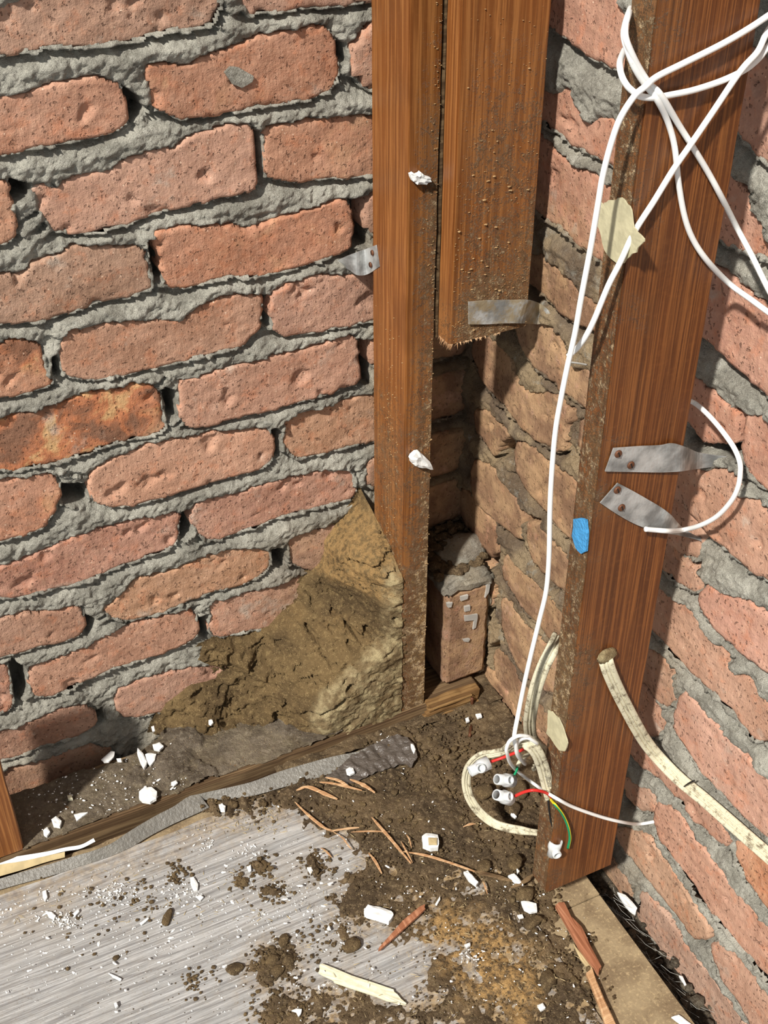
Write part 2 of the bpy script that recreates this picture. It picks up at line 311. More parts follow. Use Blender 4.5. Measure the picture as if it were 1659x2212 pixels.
RB = [
 ([(1150,30),(1195,68),(1215,80),(1245,105),(1280,130),(1310,142),(1337,152),(1360,165),(1400,120),(1362,25),(1345,15),(1340,-40),(1150,-140)], (192,128,104), 0),
 ([(1130,170),(1178,190),(1205,196),(1232,180),(1236,208),(1262,235),(1275,262),(1290,250),(1320,245),(1350,280),(1350,380),(1300,348),(1260,330),(1230,310),(1195,285),(1178,275),(1130,240)], (192,124,98), 0),
 ([(1130,260),(1190,305),(1222,345),(1260,362),(1295,375),(1320,400),(1350,420),(1350,600),(1295,565),(1281,554),(1254,534),(1232,513),(1208,489),(1183,477),(1130,440)], (196,124,98), 0),
 ([(1110,560),(1168,540),(1190,565),(1230,590),(1250,620),(1285,650),(1310,680),(1310,730),(1275,712),(1237,693),(1217,681),(1200,666),(1188,650),(1168,632),(1110,590)], (176,122,84), 0),
 ([(1060,640),(1114,708),(1122,737),(1134,766),(1157,798),(1173,811),(1196,831),(1222,860),(1255,878),(1290,900),(1290,800),(1226,782),(1215,745),(1205,715),(1180,700),(1150,670),(1120,650)], (180,132,100), 0),
 ([(1019,725),(1064,722),(1090,748),(1108,775),(1116,800),(1134,838),(1161,850),(1190,842),(1222,868),(1243,884),(1237,905),(1232,950),(1222,982),(1187,968),(1165,952),(1128,921),(1093,878),(1062,848),(1042,819),(1030,792),(1019,760)], (190,138,106), 0),
 ([(1025,880),(1060,885),(1080,905),(1110,935),(1104,950),(1085,960),(1078,990),(1062,972),(1045,945),(1030,930)], (168,122,88), 0),
 ([(1112,958),(1140,948),(1185,985),(1225,1015),(1260,1045),(1260,1190),(1216,1149),(1185,1110),(1155,1078),(1132,1048),(1116,1007)], (190,140,102), 0),
 ([(1020,985),(1060,1000),(1085,1025),(1105,1050),(1130,1090),(1136,1127),(1134,1165),(1125,1168),(1090,1136),(1060,1115),(1020,1080)], (184,130,94), 0),
 ([(1137,1120),(1165,1130),(1200,1170),(1235,1200),(1250,1300),(1200,1265),(1165,1225),(1145,1195),(1138,1160)], (120,92,80), .3),
 ([(1086,1200),(1103,1196),(1127,1225),(1174,1268),(1210,1310),(1240,1340),(1240,1430),(1181,1377),(1156,1346),(1127,1313),(1101,1263),(1086,1240)], (162,116,80), 0),
 ([(1082,1290),(1098,1290),(1125,1335),(1160,1370),(1200,1405),(1230,1435),(1230,1510),(1160,1480),(1130,1450),(1110,1410),(1090,1370),(1084,1320)], (160,112,82), 0),
 ([(1060,1400),(1100,1405),(1122,1445),(1150,1490),(1190,1530),(1220,1570),(1210,1640),(1150,1575),(1110,1530),(1070,1470)], (158,112,82), 0),
 ([(1560,40),(1640,100),(1720,170),(1740,420),(1657,350),(1633,336),(1608,303),(1550,250)], (178,122,104), 0),
 ([(1540,330),(1595,382),(1616,407),(1622,445),(1649,470),(1665,520),(1720,600),(1654,561),(1603,547),(1565,534),(1520,500)], (190,124,100), 0),
 ([(1500,520),(1551,572),(1589,597),(1649,643),(1700,690),(1760,760),(1760,960),(1659,849),(1619,814),(1589,784),(1554,754),(1524,730),(1480,690)], (200,134,112), 0),
 ([(1470,770),(1512,812),(1534,832),(1559,849),(1579,876),(1604,884),(1600,930),(1590,961),(1544,963),(1520,955),(1508,940),(1470,900)], (194,124,98), 0),
 ([(1611,892),(1659,901),(1720,960),(1800,1040),(1800,1220),(1700,1110),(1659,1062),(1624,1035),(1606,1008),(1597,968),(1605,925)], (196,128,104), 0),
 ([(1400,1000),(1500,1012),(1550,1008),(1585,1010),(1600,1040),(1600,1072),(1630,1075),(1659,1100),(1720,1160),(1780,1320),(1659,1250),(1626,1240),(1612,1225),(1575,1192),(1556,1175),(1539,1160),(1514,1135),(1485,1103),(1462,1083),(1400,1030)], (192,132,104), 0),
 ([(1400,1130),(1440,1160),(1480,1198),(1503,1205),(1505,1235),(1515,1260),(1512,1280),(1495,1280),(1465,1262),(1440,1240),(1425,1228),(1400,1200)], (182,130,106), 0),
 ([(1520,1268),(1544,1259),(1571,1283),(1608,1283),(1659,1313),(1760,1400),(1800,1560),(1659,1446),(1617,1424),(1571,1378),(1533,1338),(1515,1300)], (208,140,120), 0),
 ([(1400,1240),(1454,1286),(1499,1315),(1517,1349),(1542,1383),(1569,1403),(1575,1440),(1590,1455),(1612,1458),(1639,1478),(1665,1520),(1720,1590),(1740,1700),(1690,1640),(1659,1612),(1639,1607),(1617,1591),(1585,1550),(1546,1505),(1499,1467),(1445,1406),(1409,1367),(1370,1330)], (206,150,122), 0),
 ([(1380,1375),(1425,1412),(1455,1440),(1462,1480),(1465,1520),(1440,1530),(1415,1510),(1375,1470)], (178,130,106), 0),
 ([(1474,1492),(1492,1492),(1526,1535),(1560,1575),(1602,1608),(1659,1675),(1760,1790),(1760,1900),(1659,1812),(1619,1777),(1558,1711),(1516,1666),(1504,1641),(1472,1596),(1452,1562),(1466,1515)], (212,152,132), 0),
 ([(1340,1530),(1392,1590),(1440,1640),(1500,1700),(1560,1770),(1572,1800),(1575,1828),(1560,1832),(1541,1812),(1500,1782),(1466,1732),(1439,1693),(1400,1665),(1375,1645),(1340,1600)], (194,136,112), 0),
 ([(1585,1802),(1610,1815),(1659,1849),(1740,1920),(1760,2090),(1659,1965),(1619,1904),(1588,1849)], (202,124,74), .15),
 ([(1345,1670),(1372,1690),(1400,1705),(1415,1715),(1418,1765),(1400,1760),(1375,1745),(1345,1715)], (176,132,108), 0),
 ([(1417,1735),(1439,1730),(1480,1755),(1500,1800),(1536,1843),(1563,1882),(1605,1932),(1659,1996),(1760,2110),(1760,2240),(1659,2117),(1605,2056),(1558,2001),(1522,1957),(1500,1918),(1469,1871),(1436,1835),(1414,1788)], (206,144,118), 0),
 ([(1330,1770),(1381,1794),(1408,1799),(1425,1835),(1464,1877),(1500,1937),(1525,1973),(1538,1990),(1541,2015),(1530,2031),(1502,2029),(1475,1987),(1440,1945),(1408,1910),(1378,1868),(1330,1815)], (190,144,110), 0),
 ([(1541,2032),(1563,2031),(1600,2060),(1659,2134),(1760,2250),(1760,2400),(1640,2240),(1605,2167),(1563,2112),(1538,2060)], (190,138,114), 0),
 ([(1381,1924),(1408,1926),(1453,1987),(1489,2043),(1536,2098),(1591,2170),(1650,2260),(1650,2400),(1536,2195),(1494,2134),(1453,2087),(1414,2032),(1375,1985),(1378,1950)], (186,146,126), 0),
 ([(1290,1830),(1330,1850),(1350,1880),(1372,1900),(1372,1930),(1366,1960),(1345,1930),(1318,1895),(1290,1860)], (166,130,102), 0),
]
LH = [[(545,290),(562,290),(566,385),(556,380)],[(572,640),(582,640),(580,705),(570,700)],[(355,842),(378,848),(380,900),(366,905)],[(776,735),(800,735),(800,830),(776,825)],
      [(270,195),(300,215),(312,240),(285,262),(278,230)],[(25,395),(62,400),(62,425),(30,430)],[(394,1105),(412,1100),(412,1150),(394,1165)],[(592,925),(604,935),(602,985),(594,985)],
      [(590,1185),(614,1180),(614,1225),(592,1225)],[(433,1335),(447,1330),(447,1378),(433,1375)],[(24,1430),(52,1440),(58,1490),(38,1520)],[(325,520),(345,525),(350,600),(338,605)],
      [(760,430),(790,425),(795,530),(765,530)],[(186,1330),(205,1340),(190,1370)],[(20,1655),(110,1640),(108,1700),(20,1740)],[(730,95),(745,100),(745,130),(735,130)],[(118,770),(124,780),(128,815),(118,810)],
      [(137,1050),(190,1045),(190,1090),(140,1090)],[(212,1545),(222,1535),(225,1560),(212,1570)]]
RH = [[(1600,885),(1610,890),(1602,950),(1594,960)],[(1530,962),(1592,962),(1590,985),(1540,980)],[(1505,1235),(1520,1250),(1513,1272),(1504,1262)],[(1528,2015),(1542,2000),(1542,2030),(1530,2035)],
      [(1080,952),(1108,948),(1112,990),(1082,985)],[(1130,1105),(1165,1125),(1160,1140),(1128,1120)],[(1165,1225),(1200,1262),(1205,1300),(1175,1260)],[(1500,935),(1512,940),(1520,960),(1490,950)],
      [(1569,1795),(1577,1800),(1577,1828),(1570,1826)],[(1410,1715),(1418,1722),(1417,1760),(1411,1745)],[(1340,1715),(1358,1720),(1370,1745),(1350,1740)],[(1580,1130),(1470,1090),(1462,1098),(1480,1112)],
      [(1045,1190),(1082,1180),(1080,1230),(1050,1220)],[(1060,1400),(1085,1385),(1085,1430),(1062,1440)]]
ZR = [.995, .908, .822, .733, .65, .565, .475, .386, .30, .215, .13, .045, -.04, -.125]
def dustL(x, z): return ss((x-.53)/.12)*ss((.95-z)/.35)*1.3 + ss((.10-z)/.12)*.35 + ss((x-.36)/.12)*ss((.33-z)/.15)*.8
def dustR(y, z): return ss((y-.80)/.10)*ss((.86-z)/.25)*1.35*np.where(z > .0, 1, 1) + ss((y-.66)/.1)*ss((.62-z)/.1)*ss((z-.20)/.1)*.35 + ss((y-.66)/.12)*ss((.12-z)/.12)*.5
class Wall:
    def __init__(s, side):
        s.side = side
    def to2(s, px):
        if s.side == 'L': q = [P(u, v, 1, YL) for u, v in px]; return np.array([(a[0], a[2]) for a in q])
        q = [P(u, v, 0, XR) for u, v in px]; return np.array([(a[1], a[2]) for a in q])
    def to3(s, a, z, h):
        if s.side == 'L': return np.stack([a, YL-h, z], -1)
        return np.stack([XR-h, a, z], -1)
    def dust(s, a, z): return dustL(a, z) if s.side == 'L' else dustR(a, z)
def build_wall(side, traced, holes, arange, name):
    w = Wall(side); polys = []
    for px, c, b in traced:
        p = w.to2(px)
        p[:, 0] = np.clip(p[:, 0], arange[0]-.02, arange[1]-.004)
        polys.append((p, c, b, .0031))
    # courses beyond the traced ones (outside the frame and behind the studs)
    tr = [(p[:, 0].min(), p[:, 0].max(), p[:, 1].min(), p[:, 1].max()) for p, *_ in polys]
    zs = [1.17, 1.083] + ZR
    for r, zb in enumerate(zs):
        if side == 'R': zb -= .004
        b0, b1 = zb, zb+.073
        occ = sorted([(t[0], t[1]) for t in tr if min(b1, t[3])-max(b0, t[2]) > .022])
        cur = arange[0]; free = []
        for a, b in occ:
            if a-cur > .03: free.append((cur, a-.010))
            cur = max(cur, b+.010)
        if arange[1]-cur > .03: free.append((cur, arange[1]-.004))
        for a, b in free:
            n = max(1, round((b-a)/.225)); L = (b-a)/n
            for k in range(n):
                x0, x1 = a+k*L, a+(k+1)*L-(.011 if k < n-1 else 0)
                if x1-x0 < .02: continue
                c = random.choice([(190,130,104),(196,126,90),(182,124,100),(202,146,120),(168,116,88)])
                polys.append((np.array([(x0, b0+.003), ((x0+x1)/2, b0), (x1, b0+.003), (x1, b1-.003), ((x0+x1)/2, b1), (x0, b1-.003)]), c, 0, .0065))
    # mortar sheet
    cs = .0021; a0, a1, z0, z1 = arange[0], arange[1], -.12, 1.2
    nx, nz = int((a1-a0)/cs)+1, int((z1-z0)/cs)+1
    A, Z = np.meshgrid(np.linspace(a0, a1, nx), np.linspace(z0, z1, nz), indexing='ij')
    dU = np.full(A.shape, .05); dD = dU.copy(); dS = dU.copy(); sdm = np.full(A.shape, .05)
    for i, (p, c, b, cell) in enumerate(polys):
        q = resample(chaikin(p, 1), .003, .0019, i+(0 if side == 'L' else 500)); polys[i] = (q, c, b, cell)
        lo, hi = q.min(0)-.045, q.max(0)+.045
        i0, i1 = max(0, int((lo[0]-a0)/cs)), min(nx, int((hi[0]-a0)/cs)+2); j0, j1 = max(0, int((lo[1]-z0)/cs)), min(nz, int((hi[1]-z0)/cs)+2)
        if i1 <= i0 or j1 <= j0: continue
        sl = (slice(i0, i1), slice(j0, j1)); a, z = A[sl], Z[sl]
        sd, qx, qz = sdpoly(a, z, q); dx, dz = qx-a, qz-z; n = np.sqrt(dx*dx+dz*dz)+1e-9
        sdm[sl] = np.minimum(sdm[sl], sd); pos = sd > 0
        up = pos & (dz/n > .45); dn = pos & (dz/n < -.45)
        sgn = -1 if side == 'L' else 1
        st = pos & (np.abs(dx)/n > .6) & (dx*sgn > 0)
        dU[sl] = np.where(up, np.minimum(dU[sl], sd), dU[sl]); dD[sl] = np.where(dn, np.minimum(dD[sl], sd), dD[sl]); dS[sl] = np.where(st, np.minimum(dS[sl], sd), dS[sl])
    t = ss((dU+.0008)/(dU+dD+.001)*1.7)
    yy = np.full(A.shape, 3.0 if side == 'L' else 8.0)
    n1 = fbm(A, yy, Z, 48, 4, 3); n2 = fbm(A, yy, Z, 210, 3, 41)
    h = -.0075 + t*.0115 + n1*.0066 + n2*.0034 - .007*np.exp(-dS/.003) - .005*np.exp(-dU/.0022)
    big = fbm(A, yy, Z, 11, 2, 77); h += .004*big
    deep = np.zeros(A.shape)
    for hp in holes:
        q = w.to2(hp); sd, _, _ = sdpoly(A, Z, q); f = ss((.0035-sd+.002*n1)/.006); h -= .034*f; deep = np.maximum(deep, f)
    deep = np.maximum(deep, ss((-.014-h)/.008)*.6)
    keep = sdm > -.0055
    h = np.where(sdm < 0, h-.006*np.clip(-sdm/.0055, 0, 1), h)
    V = w.to3(A, Z, h)[keep]
    wob = mesh(name, V, grid_faces(keep, nx, nz, flip=(side == 'R')), M['mortar'], smooth=True)
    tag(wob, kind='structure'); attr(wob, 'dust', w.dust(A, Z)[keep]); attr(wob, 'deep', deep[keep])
    # bricks
    for i, (q, c, b, cell) in enumerate(polys):
        lo, hi = q.min(0)-cell*1.5, q.max(0)+cell*1.5
        nx, nz = int((hi[0]-lo[0])/cell)+2, int((hi[1]-lo[1])/cell)+2
        a, z = np.meshgrid(np.linspace(lo[0], hi[0], nx), np.linspace(lo[1], hi[1], nz), indexing='ij')
        sd, qx, qz = sdpoly(a, z, q)
        s3 = np.full(a.shape, i*1.31+(50 if side == 'R' else 0))
        r = .0034*(1+.7*fbm(a, s3, z, 30, 2, 11)) + .009*ss((fbm(a, s3, z, 22, 3, 29)-.25)/.3)
        d = np.clip(-sd, 0, None); e = np.clip(1-d/np.maximum(r, .001), 0, 1)
        hh = random.uniform(.0005, .0045)+ (a-a.mean())*random.uniform(-.02, .02)+(z-z.mean())*random.uniform(-.04, .04)
        hh = hh - r*(1-np.sqrt(np.clip(1-e*e, 0, 1))) + .0016*fbm(a, s3, z, 22, 2, 2)+.0011*fbm(a, s3, z, 95, 3, 8)
        hh += .0008*fbm(a, s3, z, 160, 2, 14); hh -= .004*ss((fbm(a, s3, z, 34, 3, 61)-.38)/.12)
        out = sd >= 0; keep = sd < cell*1.45
        a = np.where(out, qx, a); z = np.where(out, qz, z); hh = np.where(out, -.046, hh)
        f = grid_faces(keep, nx, nz, flip=(side == 'R'))
        ins = (~out)[keep]; f = f[ins[f].any(1)]
        o = mesh('brick', w.to3(a, z, hh)[keep], f, M['brick'], wob)
        attr(o, 'dust', w.dust(a, z)[keep]); col = lin(*c); o.color = (col[0], col[1], col[2], b)
    return wob
wall_left = build_wall('L', LB, LH, (-.30, .722), 'wall_left')
wall_right = build_wall('R', RB, RH, (.36, 1.20), 'wall_right')
def backing(lo, hi, par):  # unseen box added behind the joints, keeps the bright world from showing through
    V = [(x, y, z) for x in (lo[0], hi[0]) for y in (lo[1], hi[1]) for z in (lo[2], hi[2])]
    o = mesh('joint_backing', V, [[0,1,3,2],[4,6,7,5],[0,4,5,1],[2,3,7,6],[0,2,6,4],[1,5,7,3]], M['mortar'], par, False); attr(o, 'dust', [0]*8); attr(o, 'deep', [1]*8)
backing((-.30, YL+.041, -.12), (.76, YL+.09, 1.2), wall_left); backing((XR+.041, .36, -.12), (XR+.09, YL+.04, 1.2), wall_right)

# ------------------------------------------------------------------ floor
def box(name, lo, hi, mat, parent=None, bev=.0012, res=None, jit=0.0, dust=None, seed=0, cutz=None):
    bm = bmesh.new(); bmesh.ops.create_cube(bm, size=1)
    lo, hi = Vector(lo), Vector(hi)
    for v in bm.verts: v.co = Vector([(lo[i] if v.co[i] < 0 else hi[i]) for i in range(3)])
    if bev: bmesh.ops.bevel(bm, geom=bm.edges[:], offset=bev, segments=2, affect='EDGES')
    if res:
        for ax in range(3):
            L = hi[ax]-lo[ax]; n = int(L/res)
            for k in range(1, n):
                c = lo[ax]+L*k/n; no = Vector((0, 0, 0)); no[ax] = 1; co = Vector((0, 0, 0)); co[ax] = c
                bmesh.ops.bisect_plane(bm, geom=bm.verts[:]+bm.edges[:]+bm.faces[:], plane_co=co, plane_no=no)
    me = bpy.data.meshes.new(name); bm.to_mesh(me); bm.free()
    V = np.zeros(len(me.vertices)*3, dtype=np.float32); me.vertices.foreach_get('co', V); V = V.reshape(-1, 3)
    if jit:
        for i in range(3): V[:, i] += jit*fbm(V[:, 0], V[:, 1], V[:, 2], 55, 3, seed+i*7)
        me.vertices.foreach_set('co', V.ravel())
    me.materials.append(mat); o = link(name, me, parent)
    if dust is not None: attr(o, 'dust', dust(V[:, 0], V[:, 1], V[:, 2]))
    me.update(); return o
def zpoly(px, z=0.0): return np.array([P(u, v, 2, z)[:2] for u, v in px])
DIRT = zpoly([(440,1730),(600,1690),(850,1560),(1040,1480),(1100,1480),(1200,1600),(1215,1850),(1205,1935),(1235,1975),(1262,2020),(1262,2070),(1300,2130),(1345,2212),(1420,2400),(900,2420),(540,2225),(560,2175),(640,2140),(720,2122),(830,2150),(900,2120),(880,2060),(790,2040),(700,2020),(720,1960),(745,1900),(760,1830),(700,1800),(650,1762),(560,1745),(450,1748)])
DIRT2 = [zpoly(p) for p in ([(530,2090),(545,2040),(590,2035),(610,2010),(640,2015),(640,2050),(650,2090),(640,2125),(560,2118)], [(500,2095),(515,2080),(520,2110),(500,2115)], [(545,1870),(575,1862),(580,1878),(555,1885)], [(655,1850),(700,1840),(700,1900),(660,1890)],
    [(505,1895),(540,1900),(540,1915),(515,1915)], [(540,1920),(580,1915),(625,1925),(620,1940),(560,1935)], [(420,2120),(475,2112),(480,2125),(425,2135)])]
CLEAN = [zpoly(p) for p in ([(770,1985),(790,1960),(850,1990),(900,1990),(920,2020),(870,2040),(800,2035)], [(890,2010),(960,2020),(1040,2080),(1040,2110),(960,2090),(880,2060)], [(840,1872),(880,1865),(870,1900),(840,1905)], [(930,1885),(980,1880),(985,1905),(940,1905)], [(900,2130),(960,2140),(1000,2190),(900,2180)], [(1010,2060),(1050,2110),(1010,2120)])]
def dirt_mask(X, Y):
    n = fbm(X, Y, X*0, 30, 4, 5)+.75*fbm(X, Y, X*0, 130, 3, 35); sd, _, _ = sdpoly(X, Y, DIRT); m = ss((.006-sd+.028*n)/.03)
    for d in DIRT2: s, _, _ = sdpoly(X, Y, d); m = np.maximum(m, ss((.003-s+.014*n)/.014))
    for d in CLEAN: s, _, _ = sdpoly(X, Y, d); m = m*(1-.85*ss((.004-s+.016*n)/.022))
    return m
floor = box('floor', (-.45, .25, -.022), (.637, .719, -.0035), M['chip'], bev=.0006); tag(floor, kind='structure')
p2 = box('chipboard_sheet', (-.45, .7205, -.022), (.6375, 1.055, -.0035), M['chip'], floor, .0006)
cs = .005; nx, ny = int(.992/cs)+1, int(.78/cs)+1
X, Y = np.meshgrid(np.linspace(-.445, .547, nx), np.linspace(.25, 1.03, ny), indexing='ij')
V = np.stack([X, Y + np.where(Y > 1.029, .003*fbm(X, Y, X*0, 20, 2, 3), 0), np.zeros_like(X)], -1).reshape(-1, 3)
top = grid_faces(np.ones((nx, ny), bool), nx, ny)
Vb = V.copy(); Vb[:, 2] = -.0033; N = len(V); idx = np.arange(N).reshape(nx, ny)
rim = np.concatenate([idx[:, 0], idx[-1, 1:], idx[-2::-1, -1], idx[0, -2:0:-1]]); nr = np.roll(rim, -1)
sidef = np.stack([rim, rim+N, nr+N, nr], 1)
fl = mesh('vinyl_plank', np.concatenate([V, Vb]), np.concatenate([top, sidef]), M['vinyl'], floor, smooth=False)
m = 0
for k in range(9):
    a = k/9*6.28; m = m + dirt_mask(X+.02*math.cos(a), Y+.02*math.sin(a))/9
dd = np.clip(m*1.1+.10+.45*ss((Y-.955)/.06), 0, 1.2).ravel(); attr(fl, 'dust', np.concatenate([dd, dd]))
ground = None
cs = .006; nx, ny = int(.5/cs), int(1.0/cs)
X, Y = np.meshgrid(np.linspace(.45, .75, nx), np.linspace(.25, 1.25, ny), indexing='ij')
ground = mesh('subfloor_ground', np.stack([X, Y, -.088+.012*fbm(X, Y, X*0, 28, 4, 6)+.02*ss((X-.64)/.05)], -1).reshape(-1, 3), grid_faces(np.ones((nx, ny), bool), nx, ny), M['dark']); tag(ground, kind='structure')
g2 = box('subfloor_base', (-.45, .25, -.13), (.75, 1.25, -.115), M['dark'], ground, 0)

# soil layer on the floor
cs = .0022; X0, X1, Y0, Y1 = .02, .69, .42, 1.062
nx, ny = int((X1-X0)/cs)+1, int((Y1-Y0)/cs)+1
X, Y = np.meshgrid(np.linspace(X0, X1, nx), np.linspace(Y0, Y1, ny), indexing='ij')
m = dirt_mask(X, Y)
edge = ss((.634-X)/.006); thick = ss((Y-.80)/.10)
n1 = fbm(X, Y, X*0, 60, 4, 21); n2 = fbm(X, Y, X*0, 190, 3, 22); lump = np.clip(fbm(X, Y, X*0, 34, 2, 27), 0, 1)
base = np.where(X > .547, -.003, .0003)
h = -.0018 + m*(.0028 + .0040*n1 + .0028*n2 + thick*(.0035+.007*lump))
h = h*edge + (1-edge)*np.where(Y > .78, h, -.009)
zz = base+h
# corner pocket (no flooring there): soil only
keep = (m > .02) & ((X < .6375) | (Y > .765))
soil = mesh('soil_layer', np.stack([X, Y, zz], -1)[keep], grid_faces(keep, nx, ny), M['soil'])
och = sdpoly(X, Y, zpoly([(900,1990),(960,1960),(1060,1990),(1150,2050),(1170,2130),(1130,2212),(1000,2150),(960,2050)]))[0]
attr(soil, 'ochre', (ss((.02-och+.02*n1)/.04)*.9)[keep])
attr(soil, 'pale', (ss((X-.56)/.04)*ss((.74-Y)/.05)*.55)[keep])
tag(soil, 'dark brown crumbly soil and dust covering the floor in front of the corner', 'soil', kind='stuff')
Xc, Yc = np.meshgrid(np.linspace(.36, .693, 130), np.linspace(1.045, 1.188, 60), indexing='ij')
cz = .0+.012*fbm(Xc, Yc, Xc*0, 30, 4, 8)+.06*ss((Yc-1.12)/.06)*ss((.64-Xc)/.05)*0 + .004
cav = mesh('soil_in_corner', np.stack([Xc, Yc, cz], -1).reshape(-1, 3), grid_faces(np.ones(Xc.shape, bool), *Xc.shape), M['soil'], smooth=True)
tag(cav, 'loose dark soil filling the corner behind the studs', 'soil', kind='stuff')

# rocks / clods
def rock_data(seed, sub=2, flat_=.75):
    bm = bmesh.new(); bmesh.ops.create_icosphere(bm, subdivisions=sub, radius=1)
    V = np.array([v.co[:] for v in bm.verts]); Fc = [[v.index for v in f.verts] for f in bm.faces]; bm.free()
    r = 1+.42*fbm(V[:, 0]+seed*7, V[:, 1], V[:, 2], 1.1, 3, seed)+.10*fbm(V[:, 0], V[:, 1]+seed, V[:, 2], 4, 2, seed)
    V = V*r[:, None]; V[:, 2] *= flat_
    return V, np.array(Fc)
ROCKS = [rock_data(i, 1) for i in range(8)]; ROCKS2 = [rock_data(i+20, 3) for i in range(8)]
def scatter(name, pts, sizes, mat, label, cat, parent=None, squash=None):
    Vs, Fs, n = [], [], 0
    for p, s in zip(pts, sizes):
        V, Fc = random.choice(ROCKS); a = random.random()*6.28; c, si = math.cos(a), math.sin(a)
        st = np.array([s*random.uniform(.6, 1.3), s, s*(squash if squash else random.uniform(.6, 1))])
        v = V*st; v = np.stack([v[:, 0]*c-v[:, 1]*si, v[:, 0]*si+v[:, 1]*c, v[:, 2]], -1)+p
        Vs.append(v); Fs.append(Fc+n); n += len(v)
    o = mesh(name, np.concatenate(Vs), np.concatenate(Fs), mat, parent, smooth=False)
    return tag(o, label, cat, kind='stuff')
pts, sz = [], []
cand = rng.uniform((X0, Y0), (.635, 1.055), (22000, 2)); mk = dirt_mask(cand[:, 0], cand[:, 1])
for (x, y), mm in zip(cand, mk):
    if mm > .3 and len(pts) < 4200:
        near = .3+.7*float(ss((y-.78)/.1)) if x < .53 else 1.0
        s = random.uniform(.0006, .0018) if random.random() < .86 else random.uniform(.0018, .0050)*near
        pts.append((x, y, .0022+s*.3+.003*float(ss((y-.8)/.1)))); sz.append(s)
for _ in range(500):
    x, y = random.uniform(.05, .56), random.uniform(.62, 1.0); s = random.uniform(.0004, .0012); pts.append((x, y, .0006)); sz.append(s)
for cx_, cy_, n_, sp_ in [(605,2070,70,.014),(420,2120,20,.01),(565,1875,26,.008),(520,1905,20,.007),(590,1930,26,.009),(385,1890,26,.008),(690,1870,30,.012),(700,2040,30,.016),(310,1945,20,.02),(180,1965,20,.03),(600,2190,60,.018),(490,1735,30,.008),(560,1735,40,.014)]:
    q = P(cx_, cy_, 2, 0)
    for _ in range(int(n_*2.2)):
        s = random.uniform(.0006, .0030); pts.append((q[0]+random.gauss(0, sp_), q[1]+random.gauss(0, sp_), .0008+s*.4)); sz.append(s)
scatter('soil_crumbs', pts, sz, M['clod'], 'small dark crumbs of soil scattered over the grey vinyl floor', 'soil crumbs')

# ------------------------------------------------------------------ bottom plate, mud
def wavyend(o): return o
bp = box('bottom_plate', (-.35, 1.066, -.03), (.667, 1.158, .019), M['plate'], None, .002, .02, .0016, seed=4)
tag(bp, 'weathered dark timber bottom plate along the foot of the left wall', 'timber plate')
pe = box('split_end', (.585, 1.060, -.004), (.664, 1.075, .0215), M['platec'], bp, .001, .008, .0022, seed=9)
for k in range(5):   # split layers of the plate's face
    z = .0005+k*.0042; pc = box('split_layer', (.572+.004*k, 1.055+.0015*(k % 2), z), (.662-.003*k, 1.064, z+.0032), M['platec'], bp, .0005, .01, .0016, seed=k+30)
# dust bed on top of the plate
cs = .0022; nx, ny = int(.76/cs), int(.12/cs)
X, Y = np.meshgrid(np.linspace(-.30, .46, nx), np.linspace(1.064, 1.175, ny), indexing='ij')
n1 = fbm(X, Y, X*0, 26, 4, 91); n2 = fbm(X, Y, X*0, 150, 3, 92)
crust = ss((n1-.05)/.12)*ss((X-.10)/.08)
zt = .0212+.0016*n2+.0045*crust+.002*n1 - .006*ss((Y-1.150)/.02) + .010*ss((Y-1.135)/.04)*ss((X-.2)/.1)
keep = (Y-1.066+.006*fbm(X, Y, X*0, 40, 2, 7) > .001) & (Y < 1.157+.006*n1+.02*ss((X-.17)/.1))
bed = mesh('dust_bed', np.stack([X, Y, zt], -1)[keep], grid_faces(keep, nx, ny), M['bed'])
attr(bed, 'pale', (.15*(1-crust))[keep]); attr(bed, 'ochre', (X*0)[keep]); tag(bed, 'layer of grey brown dust and crust on top of the bottom plate', 'dust', kind='stuff')

wl = Wall('L')
MB_ = wl.to2([(790,1035),(770,1075),(745,1110),(720,1130),(700,1165),(690,1210),(665,1230),(645,1260),(640,1300),(610,1320),(580,1350),(550,1362),(500,1378),(460,1380),(430,1395),(420,1425),(470,1445),(460,1460),(400,1480),(370,1500),(345,1535),(330,1560),(315,1610),(315,1750),(1000,1750),(1000,1035)])
cs = .0018; nx, nz = int(.37/cs), int(.37/cs)
X, Z = np.meshgrid(np.linspace(.18, .5475, nx), np.linspace(.012, .385, nz), indexing='ij')
sd, _, _ = sdpoly(X, Z, MB_); n0 = fbm(X, X*0+2, Z, 16, 3, 51); n1 = fbm(X, X*0+2, Z, 55, 4, 52); n2 = fbm(X, X*0+2, Z, 170, 3, 53)
inn = np.clip(-sd+.006*n1, 0, None)
T1 = .118*ss((inn-.004)/.155)*(.55+.45*ss((.22-Z)/.12)) + .007*ss(inn/.006) + .012*ss(inn/.03)
T2 = .120*ss((X-.462)/.082)*ss((.330-Z)/.075); T3 = .121*ss((X-.335)/.11)*ss((.20-Z+(X-.45)*.8)/.13)*ss((X-.25)/.1)
T = np.maximum(np.maximum(T1, T2), T3)*ss(inn/.004)
cutf = ss((T-.100)/.014); T = np.minimum(T, .1225)
T = T + (1-cutf)*(.007*n0+.0085*n1+.005*n2)*ss(inn/.012) + cutf*(.0036*n1+.0024*n2)
